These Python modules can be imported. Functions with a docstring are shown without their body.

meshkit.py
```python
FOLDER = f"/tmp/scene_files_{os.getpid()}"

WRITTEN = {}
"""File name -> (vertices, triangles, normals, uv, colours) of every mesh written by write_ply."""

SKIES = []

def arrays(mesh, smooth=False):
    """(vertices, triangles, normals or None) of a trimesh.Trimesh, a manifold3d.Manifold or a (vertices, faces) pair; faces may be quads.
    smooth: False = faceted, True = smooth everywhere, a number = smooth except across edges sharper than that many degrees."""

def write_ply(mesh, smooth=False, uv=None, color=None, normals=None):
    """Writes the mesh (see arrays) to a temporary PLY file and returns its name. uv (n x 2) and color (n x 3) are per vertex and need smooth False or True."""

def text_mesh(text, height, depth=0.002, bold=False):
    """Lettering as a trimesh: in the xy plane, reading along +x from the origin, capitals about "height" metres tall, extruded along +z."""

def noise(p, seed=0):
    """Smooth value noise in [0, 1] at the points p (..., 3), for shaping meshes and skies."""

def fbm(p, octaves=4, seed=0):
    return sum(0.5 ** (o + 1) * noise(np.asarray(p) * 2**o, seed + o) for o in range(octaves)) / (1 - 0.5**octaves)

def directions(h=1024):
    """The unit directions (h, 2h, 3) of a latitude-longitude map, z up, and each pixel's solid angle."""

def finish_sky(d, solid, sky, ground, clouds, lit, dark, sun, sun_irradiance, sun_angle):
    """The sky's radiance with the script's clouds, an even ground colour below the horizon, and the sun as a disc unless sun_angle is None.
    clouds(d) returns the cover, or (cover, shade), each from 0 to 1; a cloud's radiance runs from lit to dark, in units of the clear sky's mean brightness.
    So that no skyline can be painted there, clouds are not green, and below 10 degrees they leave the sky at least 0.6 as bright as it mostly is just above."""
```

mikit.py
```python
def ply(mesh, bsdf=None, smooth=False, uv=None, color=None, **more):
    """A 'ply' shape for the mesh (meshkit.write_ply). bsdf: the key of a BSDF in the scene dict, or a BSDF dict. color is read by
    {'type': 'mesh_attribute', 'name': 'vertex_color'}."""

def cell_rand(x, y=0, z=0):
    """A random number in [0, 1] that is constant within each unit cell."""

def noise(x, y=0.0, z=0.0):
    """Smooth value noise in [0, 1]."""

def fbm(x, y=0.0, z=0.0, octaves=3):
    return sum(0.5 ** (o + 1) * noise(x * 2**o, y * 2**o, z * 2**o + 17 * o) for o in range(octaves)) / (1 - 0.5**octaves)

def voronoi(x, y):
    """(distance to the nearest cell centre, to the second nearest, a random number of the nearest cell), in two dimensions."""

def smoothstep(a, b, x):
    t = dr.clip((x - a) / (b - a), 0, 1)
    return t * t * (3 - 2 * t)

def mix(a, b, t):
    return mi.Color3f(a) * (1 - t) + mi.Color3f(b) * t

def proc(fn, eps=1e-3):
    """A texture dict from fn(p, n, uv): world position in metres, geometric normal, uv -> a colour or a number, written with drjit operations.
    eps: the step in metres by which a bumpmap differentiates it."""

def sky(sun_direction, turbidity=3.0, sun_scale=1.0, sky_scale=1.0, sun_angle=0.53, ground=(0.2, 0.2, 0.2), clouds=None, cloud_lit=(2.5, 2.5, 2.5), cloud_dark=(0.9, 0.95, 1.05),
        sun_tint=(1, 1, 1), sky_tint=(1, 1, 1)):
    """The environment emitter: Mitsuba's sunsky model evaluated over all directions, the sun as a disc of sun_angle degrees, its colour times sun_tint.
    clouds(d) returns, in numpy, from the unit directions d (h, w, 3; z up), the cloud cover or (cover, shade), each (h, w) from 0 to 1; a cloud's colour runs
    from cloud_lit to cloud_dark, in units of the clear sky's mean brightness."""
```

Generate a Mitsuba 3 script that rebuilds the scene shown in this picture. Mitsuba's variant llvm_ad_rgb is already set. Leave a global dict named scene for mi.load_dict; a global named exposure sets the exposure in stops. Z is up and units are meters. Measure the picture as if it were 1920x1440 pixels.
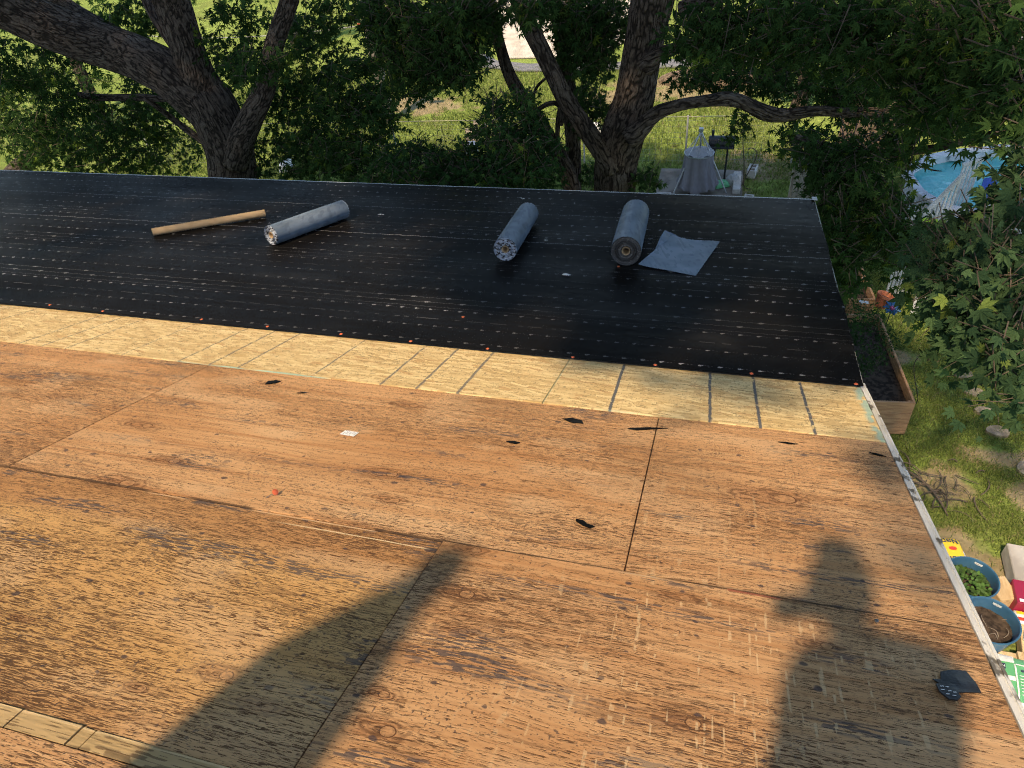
import math, random
import numpy as np, trimesh, manifold3d
import drjit as dr, mitsuba as mi
import mikit, meshkit
from mikit import noise, fbm, voronoi, cell_rand, smoothstep, mix

T = mi.ScalarTransform4f
scene, labels = {}, {}
rng = np.random.default_rng(7)
random.seed(7)

# ------------------------------------------------------------------ camera, sky, exposure
CAM_Z = 7.8
FWD, UP = (-0.2530, 0.7167, -0.6499), (-0.1041, 0.6474, 0.7550)
scene['camera'] = {'type': 'perspective', 'fov': 71.6, 'fov_axis': 'x', 'near_clip': 0.05, 'far_clip': 500.0,
                   'to_world': T().look_at(origin=[0, 0, CAM_Z], target=[FWD[0], FWD[1], CAM_Z + FWD[2]], up=list(UP))}
SUN = np.array([-0.135, -0.559, 0.818])
scene['sky'] = mikit.sky(SUN.tolist(), turbidity=3, sun_scale=0.85, sky_scale=1.75, sun_angle=1.5, sun_tint=(1.0, 0.93, 0.82), sky_tint=(1.12, 1.0, .86))
exposure = 2.1

# ------------------------------------------------------------------ geometry of the roof (metres)
SP, SB = math.radians(20.0), math.radians(9.8)      # main slope, low slope
cP, sP, cB, sB = math.cos(SP), math.sin(SP), math.cos(SB), math.sin(SB)
def ply_pt(x, v, n=0.0):
    x, v, n = np.broadcast_arrays(np.asarray(x, float), np.asarray(v, float), np.asarray(n, float))
    return np.stack([x, (v + 3.082) * cP + (n - 1.342) * sP, CAM_Z - (v + 3.082) * sP + (n - 1.342) * cP], -1)
def low_pt(x, w, n=0.0):
    x, w, n = np.broadcast_arrays(np.asarray(x, float), np.asarray(w, float), np.asarray(n, float))
    return np.stack([x, 3.046 + w * cB + n * sB, 5.264 - w * sB + n * cB], -1)
RAKE, EAVE, RIDGE = 0.80, 3.24, -5.2

# ------------------------------------------------------------------ scene helpers
def key_for(name, parent=None):
    base = (parent + '__' if parent else '') + name
    def taken(k): return k in scene or k in labels or any(s.startswith(k + '__') for s in scene)
    if not taken(base): return base
    i = 1
    while taken('%s_%03d' % (base, i)): i += 1
    return '%s_%03d' % (base, i)
def thing(name, label, cat, group=None):
    k = key_for(name)
    labels[k] = {'label': label, 'category': cat}
    if group: labels[k]['group'] = group
    return k
def add(name, mesh, bsdf, parent=None, smooth=False, label=None, uv=None, color=None, kind=None):
    k = key_for(name, parent)
    scene[k] = mikit.ply(mesh, bsdf, smooth=smooth, uv=uv, color=color)
    if label: labels.setdefault(k, {})['label'] = label
    if kind: labels.setdefault(k, {})['kind'] = kind
    return k
def one(name, mesh, bsdf, label, cat, group=None, smooth=False, **kw):
    k = add(name, mesh, bsdf, None, smooth, **kw)
    labels.setdefault(k, {}).update({'label': label, 'category': cat})
    if group: labels[k]['group'] = group
    return k
def cat(*ms): return trimesh.util.concatenate([m for m in ms if m is not None])
def box(x0, x1, y0, y1, z0, z1, ch=0.0):
    if ch <= 0:
        m = trimesh.creation.box((x1 - x0, y1 - y0, z1 - z0))
        m.apply_translation([(x0 + x1) / 2, (y0 + y1) / 2, (z0 + z1) / 2]); return m
    pts = []
    for sx in (0, 1):
        for sy in (0, 1):
            for sz in (0, 1):
                c = np.array([x1 if sx else x0, y1 if sy else y0, z1 if sz else z0])
                d = np.array([-ch if sx else ch, -ch if sy else ch, -ch if sz else ch])
                for a in range(3):
                    q = c + d; q[a] = c[a]; pts.append(q)
    return trimesh.convex.convex_hull(np.array(pts))
def rotm(ax, deg, pt=(0, 0, 0)): return trimesh.transformations.rotation_matrix(math.radians(deg), ax, pt)
def moved(m, loc=(0, 0, 0), rz=0, rx=0, ry=0):
    m = m.copy()
    if rx: m.apply_transform(rotm([1, 0, 0], rx))
    if ry: m.apply_transform(rotm([0, 1, 0], ry))
    if rz: m.apply_transform(rotm([0, 0, 1], rz))
    m.apply_translation(loc); return m
def smooth_path(p, n):
    from scipy.interpolate import PchipInterpolator
    p = np.asarray(p, float)
    if len(p) < 3: 
        t = np.linspace(0, 1, max(n, 2))[:, None]; return p[0] * (1 - t) + p[-1] * t
    d = np.r_[0, np.cumsum(np.linalg.norm(np.diff(p[:, :3], axis=0), axis=1) + 1e-6)]
    # centripetal-like smooth curve through the points
    from scipy.interpolate import CubicSpline
    s = np.linspace(0, d[-1], n)
    return np.column_stack([CubicSpline(d, p[:, k])(s) if k < 3 else PchipInterpolator(d, p[:, k])(s) for k in range(p.shape[1])])
def tube(path, radii, sides=8, caps=True, rough=0.0, seed=0, want_uv=False):
    p = np.asarray(path, float); n = len(p)
    r = np.broadcast_to(np.asarray(radii, float), (n,)).copy()
    t = np.gradient(p, axis=0); t /= np.linalg.norm(t, axis=1, keepdims=True) + 1e-12
    a0 = np.cross(t[0], [0.3, 0.9, 0.2] if abs(t[0][1]) < 0.9 else [1, 0, 0]); a0 /= np.linalg.norm(a0)
    A = [a0]
    for i in range(1, n):
        a = A[-1] - t[i] * (A[-1] @ t[i]); A.append(a / (np.linalg.norm(a) + 1e-12))
    A = np.array(A); B = np.cross(t, A)
    k = sides + 1 if want_uv else sides
    ang = np.arange(k) * 2 * np.pi / sides
    dirs = np.cos(ang)[None, :, None] * A[:, None] + np.sin(ang)[None, :, None] * B[:, None]
    rr = np.repeat(r[:, None], k, 1)
    L = np.r_[0, np.cumsum(np.linalg.norm(np.diff(p, axis=0), axis=1))]
    if rough:
        q = np.stack([np.cos(ang)[None, :] * 1.6 + 0 * L[:, None], np.sin(ang)[None, :] * 1.6 + 0 * L[:, None], np.repeat(L[:, None] * 1.3, k, 1)], -1)
        rr = rr * (1 + rough * (meshkit.fbm(q + seed * 7.3, 3, seed) - 0.5) * 2)
    v = (p[:, None] + rr[..., None] * dirs).reshape(-1, 3)
    f = []
    for i in range(n - 1):
        for j in range(sides):
            a, b = i * k + j, i * k + (j + 1) % k
            f += [[a, b, b + k], [a, b + k, a + k]]
    uv = np.column_stack([np.tile(ang, n) * np.repeat(r, k), np.repeat(L, k)])
    v = list(v)
    if caps:
        for e, row in ((0, 0), (1, n - 1)):
            v.append(p[row]); uv = np.vstack([uv, [0, L[row]]]); c = len(v) - 1
            for j in range(sides):
                a, b = row * k + j, row * k + (j + 1) % k
                f.append([c, b, a] if e == 0 else [c, a, b])
    m = trimesh.Trimesh(np.array(v), np.array(f), process=False)
    return (m, uv) if want_uv else m
def lathe(profile, sec=32):
    m = trimesh.creation.revolve(np.asarray(profile, float), sections=sec); return m
def prism(poly, h0, h1):
    from shapely.geometry import Polygon
    m = trimesh.creation.extrude_polygon(Polygon(poly), h1 - h0, engine='earcut'); m.apply_translation([0, 0, h0]); return m
def slab_on(fn, poly, n0, n1):
    """A thin prism lying on the roof: poly in roof coordinates, fn = ply_pt or low_pt."""
    m = prism(poly, n0, n1); v = m.vertices
    m.vertices = fn(v[:, 0], v[:, 1], v[:, 2]); return m
def sheet_on(fn, x0, x1, v0, v1, n, thick, nx, nv, bump=0.0, seed=0, edge=0.0):
    """A thin flexible sheet on the roof, gently uneven, with an irregular right edge."""
    xs, vs = np.linspace(0, 1, nx + 1), np.linspace(v0, v1, nv + 1)
    V = np.repeat(vs[None, :], nx + 1, 0)
    X1 = x1 + edge * (meshkit.fbm(np.stack([V * 3.1, 0 * V, 0 * V + seed], -1), 3, seed) - 0.5) * 2
    X = x0 + (X1 - x0) * xs[:, None]
    N = n + bump * meshkit.fbm(np.stack([X * 1.7, V * 6, 0 * X + seed * 3.7], -1), 3, seed)
    top, bot = fn(X, V, N + thick), fn(X, V, N)
    A, B = nx + 1, nv + 1
    vv = np.vstack([top.reshape(-1, 3), bot.reshape(-1, 3)]); o = A * B
    f = []
    for i in range(nx):
        for j in range(nv):
            a, b, c, d = i * B + j, (i + 1) * B + j, (i + 1) * B + j + 1, i * B + j + 1
            f += [[a, b, c], [a, c, d], [o + a, o + c, o + b], [o + a, o + d, o + c]]
    ring = [i * B for i in range(A)] + [nx * B + j for j in range(1, B)] + [i * B + nv for i in range(nx - 1, -1, -1)] + [j for j in range(nv - 1, 0, -1)]
    for a, b in zip(ring, ring[1:] + ring[:1]): f += [[a, o + a, o + b], [a, o + b, b]]
    return trimesh.Trimesh(vv, f, process=False)

# ------------------------------------------------------------------ materials
def mat(name, color, rough=0.6, metallic=0.0, spec=0.5, **kw):
    scene[name] = {'type': 'twosided', 'b': {'type': 'principled', 'base_color': color if isinstance(color, dict) else {'type': 'rgb', 'value': list(color)}, 'roughness': rough, 'metallic': metallic, 'specular': spec, **kw}}
    return name
def bumped(name, color, bump, scale, rough=0.7, spec=0.3, eps=1e-3, **kw):
    scene[name] = {'type': 'twosided', 'b': {'type': 'bumpmap', 'arbitrary': mikit.proc(bump, eps), 'scale': scale,
                   'b': {'type': 'principled', 'base_color': mikit.proc(color) if callable(color) else {'type': 'rgb', 'value': list(color)}, 'roughness': mikit.proc(rough) if callable(rough) else rough, 'specular': spec, **kw}}}
    return name
def speckled(name, c0, c1, freq=8.0, rough=0.7, spec=0.3, aniso=(1, 1, 1)):
    c0, c1 = mi.ScalarColor3f(*c0), mi.ScalarColor3f(*c1)
    def fn(p, n, uv):
        return mix(c0, c1, smoothstep(0.3, 0.7, fbm(p.x * freq * aniso[0], p.y * freq * aniso[1], p.z * freq * aniso[2], 4)))
    scene[name] = {'type': 'twosided', 'b': {'type': 'principled', 'base_color': mikit.proc(fn), 'roughness': rough, 'specular': spec}}
    return name

def roof_uv(p): return p.x + 2.601, p.y / cP - 3.082 + 1.342 * sP / cP
KNOTS = [(2.008, -1.461, .030), (2.05, -1.615, .017), (1.995, -1.977, .026), (1.939, -1.878, .018), (1.908, -1.406, .017), (1.964, -1.244, .022), (1.527, -1.93, .024), (1.354, -2.026, .016), (1.687, -1.992, .022),
         (2.628, -1.301, .02), (3.003, -1.398, .02), (2.671, -1.758, .024), (.853, -1.906, .014), (3.321, -1.345, .018), (.554, -1.2, .04), (1.486, -.853, .03), (1.579, -1.03, .025), (-.35, -.6, .03), (.25, -.75, .03), (1.3, -.2, .03), (2.95, -.62, .05), (.6, -1.0, .03)]
def ply_common(p):
    u, v = roof_uv(p)
    low = v < -1.22
    off = dr.select(low, mi.Float(1.84), mi.Float(0.0))
    idc = dr.floor((u - off) / 2.44) + dr.select(low, mi.Float(37), mi.Float(0)) + dr.select(v < -2.19, mi.Float(91), mi.Float(0))
    k = cell_rand(idc, 5, 2) * 40
    warp = (noise(u * 0.9 + k, v * 3.2) - 0.5) * 0.10 + (noise(u * 3.3, v * 9 + k) - 0.5) * 0.022
    w2 = (noise(u * 18 + k, v * 40) - .5) * .006
    specks = .55 * noise(u * 34 + k, (v + warp * .6 + w2) * 470) + .45 * noise(u * 95 + k, (v + warp * .6 + w2) * 820)
    fine = noise(u * 60 + k, (v + warp * .5) * 520)
    dens = noise(u * 1.7 + k, v * 5.0 + k)
    return u, v, k, warp, specks, fine, dens, idc
def ply_color(p, n, uv):
    u, v, k, warp, specks, fine, dens, idc = ply_common(p)
    g = noise(u * 1.1 + k, (v + warp) * 34)
    g2 = noise(u * 4.0, (v + warp) * 120 + k)
    cathedral = 0.5 + 0.5 * dr.sin((v + warp * 1.6) * 150 + 5 * noise(u * .8 + k, v * 5))
    tone = cell_rand(idc, 9, 4)
    base = mix(mi.Color3f(0.44, 0.220, 0.090), mi.Color3f(0.69, 0.430, 0.212), dr.clip(0.10 + 0.5 * g + 0.45 * (g2 - .3) + 0.12 * cathedral - .12, 0, 1))
    base = mix(base, mi.Color3f(0.50, 0.30, 0.115), 0.35 * smoothstep(0.6, 0.9, tone))
    yel = ((v < -1.22) & (u < 1.84) & (v > -2.19))
    base = mix(base, mi.Color3f(0.60, 0.35, 0.12), dr.select(yel, 0.55, 0.0) * smoothstep(-1.36, -1.50, v + warp) * smoothstep(-2.12, -1.92, v + warp))
    base = mix(base, mi.Color3f(0.40, 0.20, 0.075), dr.select(yel, 0.45, 0.0) * smoothstep(-1.52, -1.36, v + warp))
    red = smoothstep(0.55, 0.8, noise(u * 1.3 + 9, v * 4 + k))
    base = mix(base, mi.Color3f(0.42, 0.185, 0.06), 0.28 * red)
    # knots: plug, dark outline, brown halo stretched along the grain
    halo, plug, ring = mi.Float(0), mi.Float(0), mi.Float(0)
    wob = (noise(u * 40, v * 60) - .5) * .5
    for (ku, kv, r) in KNOTS:
        d = dr.sqrt(dr.square((u - ku) / 1.25) + dr.square(v - kv)) / (r * .72)
        dh = dr.sqrt(dr.square((u - ku + r) / 2.6) + dr.square(v - kv)) / (r * .8) + wob
        halo = dr.maximum(halo, 1 - smoothstep(0.6, 2.0, dh))
        ring = dr.maximum(ring, (1 - smoothstep(1.0, 2.6, dh)) * (0.5 + 0.5 * dr.sin(dh * 11 + 3 * wob)) * smoothstep(.15, .45, noise(u * 34, v * 90)))
        plug = dr.maximum(plug, 1 - smoothstep(0.74, 0.80, d))
        ring = dr.maximum(ring, 1.3 * (1 - smoothstep(0.04, 0.13, dr.abs(d - 0.84))) * smoothstep(.1, .4, noise(u * 60, v * 60)))
    base = mix(base, mi.Color3f(0.33, 0.13, 0.045), 0.45 * halo)
    base = mix(base, mi.Color3f(0.10, 0.045, 0.02), dr.clip(0.72 * ring, 0, 1))
    base = mix(base, mi.Color3f(0.53, 0.29, 0.13), 0.45 * plug)
    # weathering specks along the grain, denser in patches
    dn = dr.select(yel, mi.Float(0.05), mi.Float(0.0))
    s = smoothstep(0.575 - dn, 0.70 - dn, specks + 0.26 * (dens - 0.5)) 
    s2 = smoothstep(0.68, 0.80, fine + 0.34 * (dens - 0.5)) * 0.6
    col = mix(base, mi.Color3f(0.075, 0.036, 0.017), 0.86 * (1 - .5 * plug) * dr.maximum(s, s2))
    lg = smoothstep(0.63, 0.74, .55 * noise(u * 6 + k, (v + warp) * 210) + .45 * noise(u * 15 + k, (v + warp) * 420) + .22 * (noise(u * .9 + 4, v * 7 + k) - .5))
    col = mix(col, mi.Color3f(0.13, 0.062, 0.028), 0.42 * lg * (1 - plug))
    # staples, splinters and grit
    grit = smoothstep(.83, .88, noise(u * 140, v * 190)) * smoothstep(.45, .6, noise(u * 7 + 2, v * 7))
    col = mix(col, mi.Color3f(0.06, 0.045, 0.04), .7 * grit)
    # black mildew in bands
    mz = noise(u * 2.1 + k * 3, (v + warp) * 13) + dr.select(yel & (v > -1.62), mi.Float(0.15), mi.Float(0)) + dr.select(yel, mi.Float(.22), mi.Float(0)) * smoothstep(1.45, 1.85, u) - 0.06
    mm = smoothstep(0.66, 0.86, mz) * smoothstep(0.50, 0.66, noise(u * 36, (v + warp * .4) * 230 + k))
    col = mix(col, mi.Color3f(0.07, 0.062, 0.065), 0.8 * mm)
    # nail-stain dots
    cu, cv = u / 0.16, v / 0.11
    a, b = cell_rand(dr.floor(cu), dr.floor(cv), 3), cell_rand(dr.floor(cu), dr.floor(cv), 8)
    dd = dr.sqrt(dr.square((cu - dr.floor(cu) - .2 - .6 * a) * .16 / 1.4) + dr.square((cv - dr.floor(cv) - .2 - .6 * b) * .11)) + (noise(u * 90, v * 130) - .5) * .006
    on = dr.select(cell_rand(dr.floor(cu), dr.floor(cv), 5) > 0.62, mi.Float(1), mi.Float(0))
    rad = 0.003 + 0.007 * cell_rand(dr.floor(cu), dr.floor(cv), 11)
    col = mix(col, mi.Color3f(0.05, 0.04, 0.045), 0.8 * on * (1 - smoothstep(rad * .6, rad * 1.2, dd)))
    # pale scrapes running down the slope (the roofer's shovel) and ones along seams
    sc = smoothstep(0.80, 0.88, noise(u * 110 + 6 * noise(u * 2, v * 2), v * 9)) * smoothstep(0.45, 0.62, noise(u * 2.6 + 3, v * 2.6 + 5)) * smoothstep(0.42, 0.55, noise(u * 60, v * 55))
    col = mix(col, mi.Color3f(0.72, 0.52, 0.29), 0.26 * sc * smoothstep(1.9, 2.6, u) * (1 + smoothstep(-1.2, -1.35, v)))
    pale = smoothstep(0.60, 0.85, noise(u * 3.4 + 11, v * 8 + k))
    col = mix(col, mi.Color3f(0.66, 0.45, 0.25), 0.33 * pale * (1 - s))
    e = dr.abs(v + 1.22 + .004 * (noise(u * 5, 2) - .5))
    br = smoothstep(.34, .52, noise(u * 4 + 2, 9))
    col = mix(col, mi.Color3f(0.045, 0.028, 0.018), .85 * br * (1 - smoothstep(.002, .007, e)))
    col = mix(col, mi.Color3f(0.66, 0.46, 0.26), .7 * (1 - br) * (1 - smoothstep(.002, .005, dr.abs(v + 1.228))))
    jl = dr.select(v < -1.22, dr.abs(u - 1.84), dr.abs(u - 2.44))
    col = mix(col, mi.Color3f(0.07, 0.03, 0.02), .6 * (1 - smoothstep(.001, .004, jl + .003 * (noise(v * 60, 3) - .5))))
    sp = (1 - smoothstep(.0015, .0035, dr.abs(v + 1.272 + .006 * (noise(u * 5, 1) - .5)))) * smoothstep(1.2, 1.35, u) * (1 - smoothstep(1.78, 1.83, u))
    col = mix(col, mi.Color3f(0.74, 0.58, 0.34), .8 * sp)
    dirt = smoothstep(0.5, 0.85, fbm(u * 1.2 + 40, v * 1.6, 0, 3))
    return col * (1 - 0.20 * dirt)
def ply_bump(p, n, uv):
    u, v, k, warp, specks, fine, dens, idc = ply_common(p)
    s = smoothstep(0.56, 0.74, specks + 0.26 * (dens - 0.5))
    return 1 - s + 0.35 * fine
bumped('plywood', ply_color, ply_bump, 0.0009, rough=0.78, spec=0.25, eps=1.5e-3)

CHALK = [(-1.90, .006), (-1.34, .007), (-1.17, .006), (-1.0, .006), (-.60, .005), (-.21, .007), (-.01, .008), (.17, .008), (.62, .007), (1.02, .009), (1.22, .010), (1.44, .011), (2.20, .011), (2.66, .010), (2.88, .010), (3.11, .010)]
def osb_color(p, n, uv):
    u, v = roof_uv(p)
    best, col_t, edge = mi.Float(-1), mi.Float(0.5), mi.Float(0)
    for i, (ang, lu, lv) in enumerate(((0.10, .12, .020), (-0.35, .11, .022), (0.6, .09, .024), (-0.05, .15, .017), (1.05, .09, .026))):
        c, s = math.cos(ang), math.sin(ang)
        a, b = (u * c + v * s) / lu + i * 3.7, (v * c - u * s) / lv + 0.5 * noise(u * 14 + i * 9, v * 14)
        rowi = dr.floor(b)
        a = a + cell_rand(rowi, 3, i) * 7
        pri = cell_rand(dr.floor(a), rowi, 20 + i) - (0.28 if i in (2, 4) else 0)
        fb, fa = b - rowi, a - dr.floor(a)
        inside = (fb > 0.05) & (fb < 0.95) & (fa > .02)
        take = pri > best
        col_t = dr.select(take, cell_rand(dr.floor(a), rowi, 40 + i), col_t)
        ed = dr.select(inside, mi.Float(0), mi.Float(1))
        edge = dr.select(take, ed, edge)
        best = dr.maximum(best, pri)
    g = noise(u * 30, v * 260)
    col = mix(mi.Color3f(0.50, 0.33, 0.13), mi.Color3f(0.82, 0.64, 0.32), dr.clip(0.05 + 0.85 * col_t + 0.3 * (g - .4), 0, 1))
    col = mix(col, mi.Color3f(0.46, 0.25, 0.085), 0.75 * smoothstep(0.93, 0.97, col_t))
    col = mix(col, mi.Color3f(0.20, 0.12, 0.045), 0.55 * edge * smoothstep(.35, .6, noise(u * 17, v * 31)))
    dots = smoothstep(0.80, 0.86, noise(u * 55, v * 190))
    col = mix(col, mi.Color3f(0.16, 0.10, 0.045), 0.6 * dots)
    wob = (noise(u * 3, v * 30) - .5) * .004
    line = mi.Float(0)
    for (cu, w) in CHALK:
        d = dr.abs(u - cu + 0.022 * (v - .35) + wob)
        line = dr.maximum(line, 1 - smoothstep(w * .45, w * .95, d))
    fade = smoothstep(0.0, 0.28, noise(u * 70, v * 45)) * dr.select(u > 2.1, 0.92, 0.72)
    col = mix(col, mi.Color3f(0.075, 0.085, 0.10), line * fade)
    # factory edge sealer, sea green, brushed along the panel edge
    teal = (1 - smoothstep(0.006, 0.015, v + 0.012 * noise(u * 8, 3))) * smoothstep(0.35, 0.55, noise(u * 2.2, 7)) 
    teal = dr.maximum(teal, (1 - smoothstep(0.0015, .0035, dr.abs(u - 1.885))) * .7)
    teal = dr.maximum(teal, 0.9 * smoothstep(3.355, 3.385, u + .012 * noise(v * 20, 3)) * smoothstep(.3, .5, noise(u * 30, v * 22)))
    return mix(col, mi.Color3f(0.24, 0.47, 0.42), 0.75 * teal)
def osb_bump(p, n, uv):
    u, v = roof_uv(p)
    return noise(u * 22, v * 130) + 0.5 * noise(u * 60 + v * 30, v * 220)
bumped('osb', osb_color, osb_bump, 0.0007, rough=0.6, spec=0.35)

# printed black underlayment: rows of a small printed mark, dotted lines, thin rules
def felt_rows(x, w, w0, pitch, shift, size, dotted):
    a = (x / pitch + shift) - dr.floor(x / pitch + shift) - 0.35
    b = w - w0
    am, bm = a * pitch, b
    ring = 1 - smoothstep(0.12 * size, 0.20 * size, dr.abs(dr.sqrt(dr.square(am / 1.25) + dr.square(bm)) - 0.30 * size))
    tail = dr.select((am > 0.2 * size) & (am < 1.15 * size) & (dr.abs(bm - 0.2 * size) < 0.16 * size), mi.Float(1), mi.Float(0))
    out = dr.maximum(ring, tail)
    if dotted:
        dots = dr.select((dr.abs(bm - .003) < 0.0022) & ((x * 55 - dr.floor(x * 55)) < .55) & (am > 1.2 * size), mi.Float(.20), mi.Float(0))
        out = dr.maximum(out, dots)
    return out
def felt_color(p, n, uv):
    x, w = p.x, (p.y - 3.046) / cB
    per = 0.725
    q = w - 0.33 + per - dr.floor((w - 0.33 + per) / per) * per
    sh = dr.floor((w - .33 + per) / per) * 0.37
    m = mi.Float(0)
    for (w0, pitch, s, size, dots) in ((0.13, .102, 0.0, .016, True), (0.45, .104, .4, .016, True), (0.63, .103, .1, .014, True)):
        m = dr.maximum(m, felt_rows(x, q, w0, pitch, s + sh, size, dots))
    big = dr.maximum(felt_rows(x, q, .235, .25, .2 + sh, .022, False), felt_rows(x, q, .305, .25, .7 + sh, .022, False))
    m = dr.maximum(m, .6 * big)
    rule = mi.Float(0)
    for w0, h in ((.235, .0016), (.305, .0016), (.17, .0013)): rule = dr.maximum(rule, dr.select(dr.abs(q - w0) < h, mi.Float(1), mi.Float(0)))
    dash = dr.select((q < .008) & (noise(x * 34, w * 3) > .42), mi.Float(1), mi.Float(0))
    wear = 0.34 + 0.66 * smoothstep(0.35, 0.75, noise(x * 1.1, w * 2.0 + 5)) 
    ink = dr.clip(1.0 * m * wear + 0.30 * rule * wear + 0.22 * dash * wear, 0, 1)
    base = mix(mi.Color3f(0.0034, 0.0030, 0.0028), mi.Color3f(0.0085, 0.0075, 0.0068), fbm(x * 1.1, w * 2.4, 3, 4))
    dust = smoothstep(.55, .9, fbm(x * 2.2 + 7, w * 5, 1, 4)) * .007
    fleck = dr.select(noise(x * 210, w * 210) > .965, mi.Float(.10), mi.Float(0)) * smoothstep(.45, .7, noise(x * 1.6 + 3, w * 3))
    return base + dust + fleck + mi.Color3f(0.36, 0.36, 0.37) * ink
def felt_bump(p, n, uv):
    x, w = p.x, (p.y - 3.046) / cB
    return fbm(x * 1.5, w * 9, 2, 3) + 0.35 * noise(x * 9 + w * 5, w * 26) + 0.08 * noise(x * 90, w * 90)
def felt_rough(p, n, uv): return 0.40 + 0.22 * fbm(p.x * 1.2, p.y * 3, 0, 3)
bumped('black_felt', felt_color, felt_bump, 0.006, rough=felt_rough, spec=0.07, eps=4e-3)
mat('felt_edge', (0.33, 0.33, 0.34), 0.5)

def trim_color(p, n, uv):
    k = fbm(p.x * 30, p.y * 14, p.z * 20, 4)
    c = mix(mi.Color3f(0.70, 0.68, 0.62), mi.Color3f(0.50, 0.48, 0.42), smoothstep(.4, .7, noise(p.y * 3, p.x * 9)))
    c = mix(c, mi.Color3f(0.09, 0.075, 0.05), smoothstep(.57, .66, k) * .9)
    return c
scene['peeling_trim'] = {'type': 'twosided', 'b': {'type': 'principled', 'base_color': mikit.proc(trim_color), 'roughness': .55, 'specular': .4}}
def eave_color(p, n, uv):
    return mix(mi.Color3f(0.62, 0.64, 0.66), mi.Color3f(0.30, 0.29, 0.27), smoothstep(.5, .75, fbm(p.x * 5, p.y * 5, p.z * 5, 3)))
scene['eave_metal'] = {'type': 'twosided', 'b': {'type': 'principled', 'base_color': mikit.proc(eave_color), 'roughness': .45, 'specular': .5}}

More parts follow.
